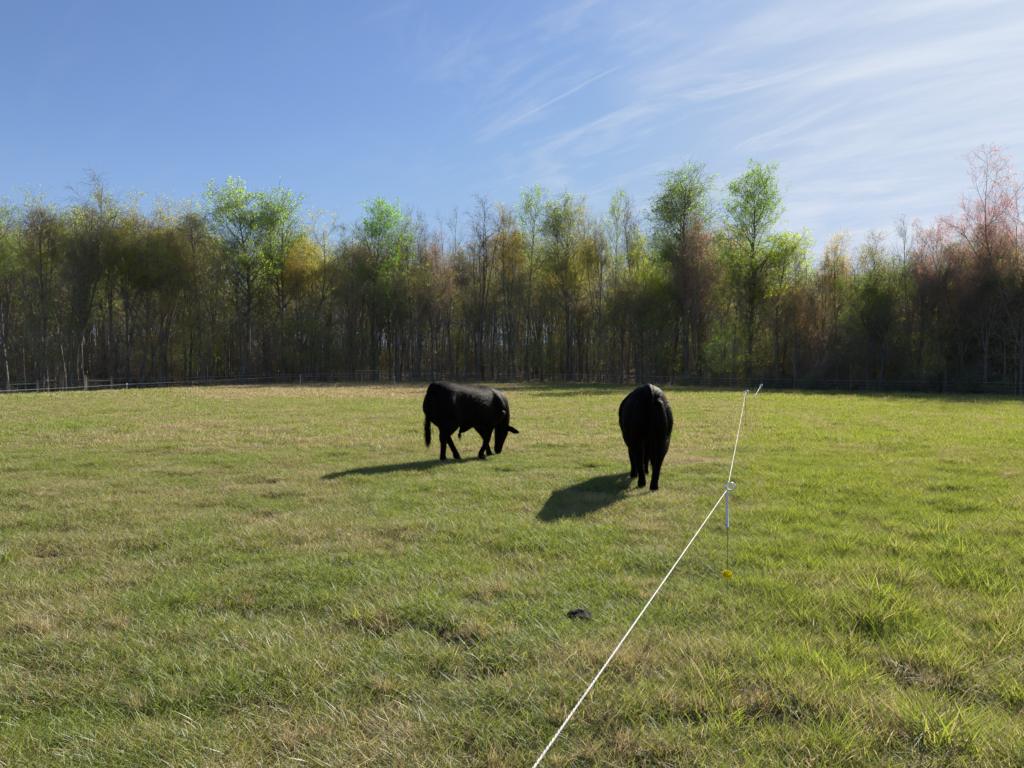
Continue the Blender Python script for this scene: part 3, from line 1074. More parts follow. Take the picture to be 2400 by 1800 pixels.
SKYLINE = [
    (-40, 420, 130, 10, 'bareB', BROWN, 'bare_tree', 'bare grey tree cut by the left edge of the picture'),
    (18, 470, 110, 9, 'oakB', PALE, 'pale_tree', 'pale yellow green crown at the left edge of the picture'),
    (98, 436, 130, 9, 'oakA', OLIVE, 'oak_tree', 'broad olive brown crown, leftmost of the rounded oaks'),
    (188, 402, 110, 7, 'bareA', BROWN, 'bare_tree', 'tall bare grey tree, highest of the leafless tops on the left'),
    (262, 446, 70, 10, 'slimA', FRESH, 'slim_tree', 'slim thinly leaved green tree just left of the yellow oak'),
    (306, 444, 92, 8, 'oakA', (0.27, 0.26, 0.04), 'oak_tree', 'yellow olive oak crown between the tall bare tree and the gold oak'),
    (386, 450, 120, 9, 'oakB', GOLD, 'oak_tree', 'golden brown oak with the widest crown left of the bright green pair'),
    (446, 492, 90, 12, 'oakA', (0.30, 0.24, 0.05), 'oak_tree', 'lower golden oak sloping down beside the bright green pair'),
    (500, 492, 70, 7, 'bareB', PALE, 'bare_tree', 'pale grey leafless tree touching the left green crown'),
    (580, 432, 125, 6, 'tulipA', FRESH, 'poplar_tree', 'bright green poplar with rounded top, left one of a pair'),
    (664, 434, 92, 7, 'tulipB', (0.21, 0.29, 0.05), 'poplar_tree', 'bright green poplar with spiky top, right one of a pair'),
    (742, 494, 110, 7, 'oakA', GOLD, 'oak_tree', 'golden oak just right of the bright green pair'),
    (706, 556, 70, 3, 'oakB', (0.29, 0.24, 0.035), 'oak_tree', 'low mustard yellow crown under the spiky green poplar'),
    (822, 512, 70, 9, 'bareB', BROWN, 'bare_tree', 'bare brown tree between the golden oak and narrow green poplar'),
    (882, 458, 92, 6, 'tulipA', (0.17, 0.26, 0.05), 'poplar_tree', 'lone green poplar with narrow domed crown above the dry grass'),
    (928, 472, 70, 12, 'bareA', BROWN, 'bare_tree', 'faint bare top close behind the lone narrow poplar'),
    (968, 514, 60, 10, 'slimA', PALE, 'slim_tree', 'sparse pale green treetop right of the lone narrow poplar'),
    (1014, 488, 56, 12, 'bareA', BROWN, 'bare_tree', 'thin bare top left one of two above the grazing cow'),
    (1058, 490, 60, 13, 'bareB', BROWN, 'bare_tree', 'thin bare top right one of two above the grazing cow'),
    (1024, 534, 70, 6, 'mapleB', (0.25, 0.18, 0.11), 'maple_tree', 'narrow reddish brown cone shaped tree behind the grazing cow'),
    (1122, 464, 92, 7, 'bareA', BROWN, 'bare_tree', 'large leafless vase shaped tree just left of the centre oaks'),
    (1190, 484, 80, 6, 'oakB', (0.30, 0.25, 0.06), 'oak_tree', 'straw gold crown at the foot of a pale tall tree'),
    (1236, 432, 82, 8, 'slimA', PALE, 'slim_tree', 'tall pale thinly leaved tree near the middle of the skyline'),
    (1332, 446, 92, 8, 'tulipB', (0.18, 0.24, 0.08), 'poplar_tree', 'grey green poplar rising behind two olive oaks'),
    (1345, 508, 84, 5, 'oakA', (0.25, 0.22, 0.06), 'oak_tree', 'olive oak, left one of two between the cows'),
    (1402, 488, 80, 6, 'oakB', (0.24, 0.19, 0.07), 'oak_tree', 'brownish olive oak, right one of two between the cows'),
    (1440, 440, 48, 9, 'slimA', PALE, 'slim_tree', 'narrowest pale green spire left of the tallest poplars'),
    (1506, 450, 66, 11, 'bareA', BROWN, 'bare_tree', 'bare spreading top between narrow spire and tallest poplar'),
    (1500, 528, 70, 6, 'slimB', LIME, 'slim_tree', 'light green thin tree directly above the walking cow'),
    (1548, 548, 80, 5, 'oakA', (0.27, 0.28, 0.05), 'oak_tree', 'low yellow green oak at the left foot of the tallest poplar'),
    (1612, 384, 150, 7, 'tulipB', (0.16, 0.25, 0.06), 'poplar_tree', 'tallest poplar, airy grey green crown right of centre'),
    (1630, 498, 100, 3, 'mapleB', (0.26, 0.15, 0.11), 'maple_tree', 'bare reddish maple in front of the tallest poplar'),
    (1757, 394, 120, 6, 'tulipA', (0.15, 0.23, 0.045), 'poplar_tree', 'dense dark green poplar, right one of the two tallest'),
    (1822, 540, 100, 7, 'tulipA', LIME, 'poplar_tree', 'lower lime green poplar right of the two tallest'),
    (1700, 590, 80, 2, 'slimB', (0.27, 0.28, 0.05), 'slim_tree', 'yellow green young tree between the two tallest poplars'),
    (1900, 566, 80, 10, 'bareB', TAN, 'bare_tree', 'hazy grey brown tree in the dip of the skyline'),
    (1928, 606, 80, 4, 'mapleB', TAN, 'maple_tree', 'brown budding tree below the dip of the skyline'),
    (1966, 534, 76, 8, 'oakB', GOLD, 'oak_tree', 'small round golden oak with see through crown right of the dip'),
    (2048, 534, 96, 9, 'mapleB', TAN, 'maple_tree', 'tan budding round topped tree behind the low green tree'),
    (2062, 572, 130, 4, 'oakA', (0.17, 0.23, 0.05), 'green_tree', 'broad fresh green tree on the right below tan tops'),
    (2138, 508, 70, 8, 'bareB', BROWN, 'bare_tree', 'wispy bare grey top left of the red maples'),
    (2160, 540, 96, 4, 'mapleB', RUST, 'maple_tree', 'rust red maple, smallest of the three on the right'),
    (2255, 470, 150, 4, 'mapleA', RUST, 'maple_tree', 'middle one of three red maples on the right'),
    (2392, 350, 210, 3, 'mapleA', PINK, 'maple_tree', 'biggest red budding maple at the right edge of the picture'),
    (2310, 580, 130, 1, 'mapleB', (0.22, 0.13, 0.085), 'maple_tree', 'dark brown spreading maple under the biggest red one'),
    (2215, 620, 120, 1, 'bareB', BROWN, 'bare_tree', 'dark bare tree in front of the middle red maple'),
    (1862, 650, 105, 1.5, 'mapleB', (0.38, 0.22, 0.11), 'maple_tree', 'small orange tan tree standing at the wood edge right of the cows'),
    (2470, 420, 150, 5, 'mapleB', RUST, 'maple_tree', 'red maple cut by the right edge of the picture'),
]
for s in SKYLINE:
    sky_tree(*s)

# smaller trees under the canopy, at the edge of the wood, that the photograph lets one pick out
UNDER = [
    (362, 638, 100, 1, 'saplingB', (0.33, 0.28, 0.06), 'young yellow leaved tree low in the wood under the gold oak'),
    (486, 640, 90, 1.5, 'saplingB', (0.33, 0.30, 0.06), 'young yellow green tree below the pale leafless tree'),
    (128, 700, 120, 1, 'saplingB', (0.10, 0.14, 0.03), 'dark green bushy young tree behind the left fence brace'),
    (735, 720, 140, 1.5, 'saplingB', (0.15, 0.20, 0.04), 'green young tree filling the space under the golden oak'),
    (830, 760, 100, 2, 'saplingB', (0.17, 0.19, 0.05), 'olive young tree under the lone narrow poplar'),
    (1235, 780, 130, 1.5, 'saplingB', (0.12, 0.18, 0.03), 'green understorey tree low between the two cows'),
    (1530, 700, 110, 2, 'saplingB', (0.24, 0.28, 0.05), 'lime green understorey tree above the walking cow'),
    (1420, 690, 90, 2.5, 'saplingB', (0.20, 0.22, 0.05), 'olive green understorey tree left of the walking cow'),
    (1720, 740, 90, 1.5, 'saplingB', (0.20, 0.24, 0.05), 'light green understorey tree behind the far rope posts'),
    (2030, 680, 110, 1, 'saplingB', (0.16, 0.22, 0.05), 'green young tree at the wood edge under the broad green tree'),
    (2130, 690, 130, 1, 'saplingA', BROWN, 'dark twiggy young tree left of the red maples'),
    (2380, 700, 150, 0.8, 'saplingA', BROWN, 'dark twiggy young tree at the right edge of the picture'),
    (1960, 760, 100, 1.2, 'saplingA', RUST, 'reddish twiggy young tree right of the orange tan tree'),
    (1180, 720, 100, 2, 'saplingA', OLIVE, 'thin twiggy young tree right of the grazing cow'),
    (1015, 700, 100, 2, 'saplingA', TAN, 'tan twiggy young tree directly behind the grazing cow'),
    (280, 720, 120, 1.5, 'saplingA', BROWN, 'grey twiggy young tree behind the tall yellow fence post'),
    (40, 700, 120, 1.5, 'saplingA', BROWN, 'grey twiggy young tree at the left edge of the picture'),
    (600, 730, 110, 2, 'saplingA', OLIVE, 'twiggy young tree under the bright green pair'),
]
for (px, yt, w, back, kind, tint, lab) in UNDER:
    sky_tree(px, yt, w, back, kind, tint, 'young_tree', lab)

BUSH = [
    (2295, 858, 70, 0.5, (0.22, 0.26, 0.05), 'yellow green bush behind the wire at the right'),
    (2352, 880, 50, 0.3, (0.22, 0.26, 0.06), 'small yellow green bush nearest the right edge'),
    (1918, 868, 70, 0.8, (0.13, 0.17, 0.04), 'green bush below the orange tan tree'),
    (1790, 860, 90, 0.8, (0.11, 0.15, 0.035), 'dark green bush behind the far rope posts'),
    (2080, 868, 80, 0.8, (0.12, 0.15, 0.04), 'dark olive bush under the broad green tree'),
    (2180, 872, 80, 0.6, (0.10, 0.12, 0.04), 'brownish bush left of the yellow green bush'),
    (1640, 868, 70, 1.0, (0.10, 0.14, 0.03), 'dark green bush right of the walking cow'),
]
for (px, yt, w, back, tint, lab) in BUSH:
    sky_tree(px, yt, w, back, 'shrubA', tint, 'bush', lab)

# the rest of the wood, row behind row
GT = 'trees standing deeper in the wood'
fr = random.Random(12)
TINTS = [BROWN, OLIVE, (0.19, 0.18, 0.08), TAN, OLIVE, (0.22, 0.20, 0.08), PALE, BROWN, DARKG]
n_pole = 0
for i in range(205):
    back = 2.5 + 44 * fr.random() ** 1.2
    px = fr.uniform(-190, 2580)
    x, y = at_px(px, back)
    edge = np.interp(px, [0, 100, 600, 1000, 1500, 1750, 1900, 2100, 2400], [440, 450, 480, 520, 500, 480, 590, 570, 470])
    yt = edge + fr.uniform(20, 150)
    H = CAM_H + (HORIZON - yt) * y / FPX - float(terrain(x, y, False))
    kind = fr.choice(['poleA', 'poleB', 'oakB', 'poleB', 'slimB', 'bareB', 'oakA', 'poleA'])
    place_tree(kind, x, y, max(H, 7), None, fr.choice(TINTS), 'forest_tree',
               'slender dull brown tree among many in the shaded wood behind the front trees', GT)
for i in range(260):
    back = 1.0 + 34 * fr.random() ** 1.2
    px = fr.uniform(-150, 2540)
    x, y = at_px(px, back)
    H = fr.uniform(7.5, 14) * (0.8 if px > 1800 else 1)
    place_tree(fr.choice(['stemA', 'stemB']), x, y, H, None, fr.choice([BROWN, OLIVE, OLIVE, PALE, DARKG, (0.22, 0.24, 0.06)]), 'pole_tree',
               'thin upright stem among many standing in the shade of the wood', 'thin stems inside the wood')
for i in range(130):
    back = 1.0 + 20 * fr.random()
    px = fr.choice([fr.uniform(-150, 2540), fr.uniform(1650, 2540)])
    if px < 1650:
        back += 5
    x, y = at_px(px, back)
    H = fr.uniform(3.5, 8)
    place_tree(fr.choice(['saplingA', 'saplingA', 'saplingB']), x, y, H, None, fr.choice([BROWN, BROWN, OLIVE, DARKG, OLIVE, RUST if px > 1800 else PALE]), 'sapling',
               'thin twiggy sapling among many in the shade along the wood edge', 'saplings of the wood edge')
for i in range(110):
    back = 0.5 + 16 * fr.random()
    px = fr.choice([fr.uniform(-100, 2500), fr.uniform(1650, 2500)])
    x, y = at_px(px, back)
    place_tree('shrubA', x, y, fr.uniform(0.7, 2.3) * (1.3 if px > 1650 else 1), None, fr.choice([BROWN, DARKG, BROWN, OLIVE]), 'brush',
               'low dark brush among the trunks behind the far fence', 'brush along the far fence', cat='brush')

# the far side of the wood, too deep to tell its trees apart
def far_wood():
    rng = np.random.default_rng(77)
    mb = MB()
    n = 1700
    px = rng.uniform(-300, 2700, n)
    back = rng.uniform(34, 95, n)
    pos = []
    for p_, b_ in zip(px, back):
        x, y = at_px(p_, b_)
        pos.append((x, y, float(terrain(x, y, False)) - .3))
    pos = np.array(pos)
    edge = np.interp(px, [0, 100, 600, 1000, 1500, 1750, 1900, 2100, 2400], [500, 500, 540, 570, 560, 560, 640, 620, 560])
    H = CAM_H + (HORIZON - edge - rng.uniform(0, 160, n)) * pos[:, 1] / FPX - pos[:, 2]
    H = np.clip(H, 6, 26)
    d = norm(np.stack([rng.normal(0, .05, n), rng.normal(0, .05, n), np.ones(n)], -1))
    P0, R0 = grow(rng, pos, d, H, rng.uniform(.06, .19, n), 6, .02, .04, .12)
    add_tubes(mb, P0, R0, 5)
    P1, R1, L1 = spawn(rng, P0, R0, H, 13, .25, .98, lambda t: 60 - 25 * t, 12, lambda t: .20 * (1.1 - .5 * t), 4, .06, .14, .5, .018, .3)
    add_tubes(mb, P1, R1, 3)
    P2, R2, L2 = spawn(rng, P1, R1, L1, 5, .2, 1, lambda t: 42 + 0 * t, 12, lambda t: .6 + 0 * t, 3, .04, .18, .6, .011, .4, lmin=.6)
    add_tubes(mb, P2, R2, 3)
    # thick brush under it
    nb = 2200
    pb = []
    for p_, b_ in zip(rng.uniform(-300, 2700, nb), rng.uniform(16, 70, nb)):
        x, y = at_px(p_, b_)
        pb.append((x, y, float(terrain(x, y, False)) - .2))
    pb = np.array(pb)
    hb_ = rng.uniform(2.5, 8.0, nb)
    Pb, Rb = grow(rng, pb, norm(np.stack([rng.normal(0, .15, nb), rng.normal(0, .15, nb), np.ones(nb)], -1)), hb_, rng.uniform(.02, .05, nb), 5, .02, .08, .2)
    add_tubes(mb, Pb, Rb, 4)
    Pc, Rc, Lc = spawn(rng, Pb, Rb, hb_, 10, .06, .98, lambda t: 62 - 20 * t, 14, lambda t: .34 * (1.1 - .5 * t), 4, .03, .2, .6, .012, .4)
    add_tubes(mb, Pc, Rc, 3)
    Pd, Rd, Ld = spawn(rng, Pc, Rc, Lc, 5, .2, 1, lambda t: 45 + 0 * t, 14, lambda t: .6 + 0 * t, 3, .02, .2, .6, .010, .5, lmin=.4)
    add_tubes(mb, Pd, Rd, 3)
    P2 = np.concatenate([P2, Pd])
    R2 = np.concatenate([R2, Rd])
    m = 190000
    pi = rng.integers(0, len(P2), m)
    q, _, _ = lerp_poly(P2, R2, pi, rng.random(m))
    q = q[(q[:, 2] - terrain(q[:, 0], q[:, 1], False)) > rng.uniform(1.5, 6, m)]
    leaves(mb, rng, q + rng.normal(0, .12, q.shape), .17, 1)
    o = obj('far_wood', mb.mesh('far_wood', [M_TWIG, M_LEAF], True, 'rnd'))
    o.color = (0.21, 0.20, 0.07, 1)
    tag(o, 'dim far side of the wood seen between the nearer trunks', 'woodland', kind='stuff')


far_wood()

# ------------------------------------------------------------------ cattle
def hide_material():
    m, t, out = new_mat('black_hide')
    tcn = t.new('ShaderNodeTexCoord')
    f = t.noise(tcn.outputs['Object'], 7, 5, 0.6)
    f2 = t.noise(t.mapping(tcn.outputs['Object'], sc=(1, 1, 0.4)), 45, 4, 0.65)
    b = t.new('ShaderNodeBsdfPrincipled')
    t.l.new(t.mix(t.mapr(f, 0.4, 0.7), col4((0.0022, 0.0017, 0.0015)), col4((0.007, 0.004, 0.003))), b.inputs['Base Color'])
    b.inputs['Roughness'].default_value = 0.6
    b.inputs['Specular IOR Level'].default_value = 0.045
    bp = t.new('ShaderNodeBump')
    bp.inputs['Strength'].default_value = 0.6
    bp.inputs['Distance'].default_value = 0.012
    t.l.new(f2, bp.inputs['Height'])
    t.l.new(bp.outputs[0], b.inputs['Normal'])
    t.l.new(b.outputs[0], out.inputs[0])
    return m


def coat_material():
    m, t, out = new_mat('black_hair')
    rnd = attr(t, 'rnd')
    b = t.new('ShaderNodeBsdfPrincipled')
    c = t.mix(t.mapr(rnd, 0.35, 1.0), col4((0.0032, 0.0022, 0.0018)), col4((0.028, 0.013, 0.0075)))
    t.l.new(c, b.inputs['Base Color'])
    b.inputs['Roughness'].default_value = 0.5
    b.inputs['Specular IOR Level'].default_value = 0.04
    t.l.new(b.outputs[0], out.inputs[0])
    return m


M_HIDE = hide_material()
M_COAT = coat_material()
M_HOOF = principled('hoof_horn', (0.02, 0.017, 0.014), 0.6, noise_scale=20)


def add_limb(mb, pts, sides=14, n=5):
    """closed tapered tube through (x,y,z,r) rows, ends rounded"""
    p = smooth_path(pts, n)
    a, b = p[0], p[-1]
    da = norm((p[0, :3] - p[1, :3])[None])[0]
    db = norm((p[-1, :3] - p[-2, :3])[None])[0]
    head = [np.append(a[:3] + da * a[3] * s, a[3] * r) for s, r in ((0.95, 0.12), (0.75, 0.6), (0.4, 0.9))]
    tail = [np.append(b[:3] + db * b[3] * s, b[3] * r) for s, r in ((0.4, 0.9), (0.75, 0.6), (0.95, 0.12))]
    p = np.vstack([head, p, tail])
    add_tubes(mb, p[None, :, :3], p[None, :, 3], sides, caps=True)


def add_torso(mb, rows, sides=28, n=6):
    """rows: x, y, z_top, z_bottom, half width, squareness"""
    p = smooth_path(rows, n)
    rings = []
    a = np.arange(sides) / sides * 2 * np.pi
    for (x, y, zt, zb, hw, sq) in p:
        c, s = np.cos(a), np.sin(a)
        e = 2.0 / max(sq, 1.6)
        yy = np.sign(c) * np.abs(c) ** e * hw
        s2 = np.sign(s) * np.abs(s) ** e
        # belly is rounder and the widest line sits low
        zz = (zt + zb) / 2 - 0.06 * (zt - zb) + np.where(s2 > 0, s2 * ((zt - zb) / 2 + 0.06 * (zt - zb)), s2 * ((zt - zb) / 2 - 0.06 * (zt - zb)))
        rings.append(np.stack([np.full(sides, x), y + yy, zz], -1))
    V = np.array(rings)
    k = len(rings)
    idx = np.arange(k * sides).reshape(k, sides)
    A_, B_ = idx[:-1], idx[1:]
    Q = np.stack([A_, np.roll(A_, -1, 1), np.roll(B_, -1, 1), B_], -1)[..., ::-1].reshape(-1, 4)
    tr_ = []
    for j in range(1, sides - 1):
        tr_.append((idx[0][0], idx[0][j], idx[0][j + 1]))
        tr_.append((idx[-1][0], idx[-1][j + 1], idx[-1][j]))
    mb.add(V.reshape(-1, 3), Q, tr_)


def build_cow(name, label, loc, yaw, scale, pose, seed):
    mb = MB()
    bw = pose.get('barrel', 1.0)
    rows = [
        (-0.015, 0, 1.14, 0.86, 0.07, 2.0),
        (0.03, 0, 1.235, 0.76, 0.16, 2.1),
        (0.12, 0, 1.285, 0.66, 0.235, 2.2),
        (0.27, 0, 1.300, 0.61, 0.275, 2.3),
        (0.42, 0, 1.285, 0.585, 0.285, 2.35),
        (0.60, 0, 1.250, 0.575, 0.320, 2.3),
        (0.80, 0, 1.225, 0.555, 0.345, 2.25),
        (0.98, 0, 1.215, 0.540, 0.330, 2.25),
        (1.14, 0, 1.225, 0.535, 0.290, 2.2),
        (1.28, 0, 1.205, 0.535, 0.250, 2.1),
        (1.40, 0, 1.130, 0.590, 0.190, 2.0),
        (1.48, 0, 1.030, 0.680, 0.110, 2.0)]
    add_torso(mb, [(a, b, c, d, e * (bw if 0.4 < a < 1.2 else 1), f) for a, b, c, d, e, f in rows], n=6)
    # hip bones, tail head, shoulder blades
    for s in (-1, 1):
        add_limb(mb, [(0.40, 0.15 * s, 1.185, .045), (0.33, 0.175 * s, 1.12, .06), (0.25, 0.19 * s, 1.02, .10)])
        add_limb(mb, [(1.16, 0.13 * s, 1.12, .07), (1.24, 0.20 * s, 0.98, .11), (1.30, 0.21 * s, 0.82, .12), (1.22, 0.19 * s, 0.68, .10)])
    add_limb(mb, [(0.20, 0, 1.27, .05), (0.05, 0, 1.255, .05), (-0.02, 0, 1.19, .045)])
    hooves = []
    for (side, foot_x, foot_y, lift) in pose['hind']:
        s = side
        hk = (0.10 + 0.62 * (foot_x - 0.12), 0.17 * s * 0.5 + foot_y * 0.5, 0.44)
        st = (0.34 + 0.18 * (foot_x - 0.2), 0.17 * s, 0.70)
        add_limb(mb, [(0.22, 0.13 * s, 0.98, .17), (0.26 + .06 * (foot_x - .2), 0.15 * s, 0.83, .175), (st[0], st[1], st[2], .135),
                      (0.5 * (st[0] + hk[0]) - .02, 0.5 * (st[1] + hk[1]), 0.56, .115),
                      (hk[0], hk[1], hk[2], .074), (hk[0] + .35 * (foot_x - hk[0]), hk[1] + .35 * (foot_y - hk[1]), 0.32, .054),
                      (foot_x - .035, foot_y, 0.14, .050), (foot_x - .02, foot_y, 0.095, .060), (foot_x + .01, foot_y, 0.05, .058)], n=5)
        # muscle at the back of the thigh
        add_limb(mb, [(0.03, 0.10 * s, 1.06, .075), (0.04, 0.125 * s, 0.88, .10), (0.11 + .2 * (foot_x - .2), 0.14 * s, 0.70, .085), (hk[0] + .02, hk[1], 0.54, .06)])
        hooves.append((foot_x + .02, foot_y))
    for (side, foot_x, foot_y, lift) in pose['front']:
        s = side
        kn = (0.5 * (1.14 + foot_x) + 0.03, 0.15 * s * .4 + foot_y * .6, 0.36)
        add_limb(mb, [(1.22, 0.15 * s, 0.86, .13), (1.16, 0.16 * s, 0.70, .125), (1.13 + .15 * (foot_x - 1.15), 0.155 * s, 0.56, .11),
                      (0.45 * 1.13 + .55 * kn[0], kn[1], 0.455, .072), (kn[0], kn[1], kn[2], .064), (kn[0] + .45 * (foot_x - kn[0]) - .005, foot_y, 0.23, .047),
                      (foot_x - .02, foot_y, 0.13, .048), (foot_x - .01, foot_y, 0.09, .056), (foot_x + .01, foot_y, 0.05, .058)], n=5)
        hooves.append((foot_x + .02, foot_y))
    # neck and head, grazing
    h = pose['head']
    poll, muz = np.array(h['poll']), np.array(h['muzzle'])
    n0 = np.array([1.26, 0.0, 0.95])
    mid = 0.5 * (n0 + poll) + np.array([0.08, 0.0, 0.09])
    add_limb(mb, [(*n0, .245), (*(0.6 * n0 + 0.4 * mid + np.array([.05, 0, .03])), .215), (*mid, .175), (*(0.4 * mid + 0.6 * poll + np.array([.02, 0, .03])), .145), (*poll, .12)], 18)
    # dewlap and brisket
    add_limb(mb, [(1.34, 0, 0.72, .14), (1.46, poll[1] * .4, 0.66, .09), (1.52, poll[1] * .7, 0.56, .06)])
    ax = norm((muz - poll)[None])[0]
    L = np.linalg.norm(muz - poll)
    up = np.array(h['front'], float)
    up = up - ax * (up @ ax)
    up /= np.linalg.norm(up)
    lat = np.cross(ax, up)

    def hp(t, u, l):
        return poll + ax * L * t + up * u + lat * l
    add_limb(mb, [(*hp(-0.08, 0.0, 0), .085), (*hp(0.10, 0.0, 0), .125), (*hp(0.35, 0.005, 0), .118), (*hp(0.60, 0.0, 0), .092), (*hp(0.82, -.005, 0), .076), (*hp(0.97, -.005, 0), .07)], 18)
    add_limb(mb, [(*hp(0.15, -.07, 0), .095), (*hp(0.42, -.07, 0), .085), (*hp(0.72, -.045, 0), .06)], 14)
    for s in (-1, 1):
        add_limb(mb, [(*hp(0.20, 0.045, .085 * s), .035), (*hp(0.32, 0.04, .092 * s), .032)], 10)       # brow over the eye
        add_limb(mb, [(*hp(0.93, 0.03, .035 * s), .03), (*hp(1.0, 0.02, .04 * s), .028)], 10)          # nostrils
    # ears: broad leaves held out sideways
    for s in (-1, 1):
        el = pose.get('ears', (1, 1))[(s + 1) // 2]          # how far the ear stands out; the rest lies back along the neck
        bk = (1 - el) * 0.5
        for k, (du, r) in enumerate(((-0.045, .026), (0.0, .03), (0.045, .026))):
            add_limb(mb, [(*hp(0.03 + du * .3, -.02, .09 * s), .026), (*hp(0.05 + du * 1.5 - bk * .3, -.03 - bk * .1, (.09 + .09 * el) * s), r), (*hp(0.09 + du * 1.5 - bk * .6, -.04 - bk * .2, (.09 + .18 * el) * s), r * .7), (*hp(0.08 + du * .15 - bk, -.045 - bk * .25, (.09 + .255 * el) * s), .013)], 8, 4)
    # sheath under the belly
    if pose.get('sheath'):
        add_limb(mb, [(0.80, 0, 0.58, .06), (0.68, 0, 0.53, .06), (0.61, 0, 0.495, .04), (0.59, 0, 0.465, .022)], 10)
    # tail
    tl = pose['tail']
    add_limb(mb, tl, 10, 5)
    me0 = mb.mesh('cow_raw', [M_HIDE])
    tmp = bpy.data.objects.new('cow_tmp', me0)
    COL.objects.link(tmp)
    rm = tmp.modifiers.new('r', 'REMESH')
    rm.mode = 'VOXEL'
    rm.voxel_size = 0.0145
    sm = tmp.modifiers.new('s', 'SMOOTH')
    sm.factor = 0.5
    sm.iterations = 15
    dg = bpy.context.evaluated_depsgraph_get()
    me = bpy.data.meshes.new_from_object(tmp.evaluated_get(dg))
    bpy.data.objects.remove(tmp)
    me.name = 'cow_body'
    me.materials.clear()
    me.materials.append(M_HIDE)
    me.polygons.foreach_set('use_smooth', np.ones(len(me.polygons), bool))
    root = empty(name, (loc[0], loc[1], float(terrain(loc[0], loc[1])) - 0.015), yaw, scale)
    body = obj('body', me, root)
    # hair lying over the hide, longer along back, brisket and tail switch
    rng = np.random.default_rng(seed)
    nf = len(me.polygons)
    cen = np.empty(nf * 3)
    me.polygons.foreach_get('center', cen)
    nor = np.empty(nf * 3)
    me.polygons.foreach_get('normal', nor)
    ar = np.empty(nf)
    me.polygons.foreach_get('area', ar)
    cen, nor = cen.reshape(-1, 3), nor.reshape(-1, 3)
    N = 44000
    k = rng.choice(nf, N, p=ar / ar.sum())
    P = cen[k] + rng.normal(0, 0.006, (N, 3))
    Nn = nor[k]
    flow = np.array([-0.75, 0, -0.65]) + rng.normal(0, .35, (N, 3))
    swirl = np.stack([fbm(P[:, 0] * 6, P[:, 2] * 6, 3, 2) - .5, fbm(P[:, 0] * 6 + 9, P[:, 2] * 6, 4, 2) - .5, fbm(P[:, 0] * 6, P[:, 2] * 6 + 5, 6, 2) - .5], -1) * 2.4
    flow = flow + swirl
    flow -= (flow * Nn).sum(-1, keepdims=True) * Nn * 0.9
    flow = norm(flow)
    ln = 0.010 + 0.011 * rng.random(N)
    low = P[:, 2] < 0.45
    ln = np.where(low, ln * 0.75, ln)
    ln = np.where((P[:, 2] < 0.1), ln * 0.4, ln)
    d = norm(flow * 0.85 + Nn * (0.18 + 0.22 * rng.random((N, 1))))
    sdv = norm(np.cross(d, Nn) + rng.normal(0, .2, (N, 3))) * (0.0016 + 0.0012 * rng.random((N, 1)))
    tip = P + d * ln[:, None] + flow * ln[:, None] * 0.35 - np.array([0, 0, 1]) * ln[:, None] * .2
    base = P - Nn * 0.004
    V = np.stack([base - sdv, base + sdv, tip], 1).reshape(-1, 3)
    hb = MB()
    hb.add(V, None, np.arange(N * 3).reshape(N, 3), att=np.repeat(rng.random(N), 3))
    # switch of the tail and the fringe below the sheath
    tlp = np.array(tl, float)
    sw = []
    for i in range(1500):
        t = 0.55 + 0.45 * rng.random()
        f = t * (len(tlp) - 1)
        a = int(min(f, len(tlp) - 2))
        q = tlp[a] * (1 - f + a) + tlp[a + 1] * (f - a)
        o = q[:3] + rng.normal(0, 1, 3) * q[3] * 0.7
        e = o + np.array([rng.normal(0, .012), rng.normal(0, .012), -(0.06 + 0.14 * rng.random())])
        w_ = np.array([.0022 * math.cos(i), .0022 * math.sin(i), 0])
        sw += [o - w_, o + w_, e]
    if pose.get('sheath'):
        for i in range(160):
            o = np.array([0.59, 0, 0.46]) + rng.normal(0, .012, 3)
            e = o + np.array([rng.normal(0, .012), rng.normal(0, .012), -(0.05 + 0.09 * rng.random())])
            w_ = np.array([.0018 * math.cos(i), .0018 * math.sin(i), 0])
            sw += [o - w_, o + w_, e]
    hb.add(np.array(sw), None, np.arange(len(sw)).reshape(-1, 3), att=np.repeat(rng.random(len(sw) // 3), 3))
    obj('coat', hb.mesh('cow_coat', [M_COAT], False, 'rnd'), root)
    # cloven hooves
    hm = MB()
    for s in (-1, 1):
        rings = []
        a = np.arange(10) / 10 * 2 * np.pi
        for (z, sx, sy, ox) in ((0.0, .058, .026, .012), (0.03, .052, .025, .006), (0.065, .038, .022, -.004), (0.075, .02, .012, -.004)):
            rings.append(np.stack([ox + sx * np.cos(a) * np.where(np.cos(a) > 0, 1.1, .8), s * .027 + sy * np.sin(a), np.full(10, z)], -1))
        Vr = np.array(rings).reshape(-1, 3)
        idx = np.arange(40).reshape(4, 10)
        Q = np.stack([idx[:-1], np.roll(idx[:-1], -1, 1), np.roll(idx[1:], -1, 1), idx[1:]], -1).reshape(-1, 4)
        tri = [(idx[3][0], idx[3][j], idx[3][j + 1]) for j in range(1, 9)]
        hm.add(Vr, Q, tri)
    hme = hm.mesh('cloven_hoof', [M_HOOF])
    for (hx, hy) in hooves:
        obj('hoof', hme, root, (hx, hy, 0.0))
    tag(root, label, 'cow')
    return root


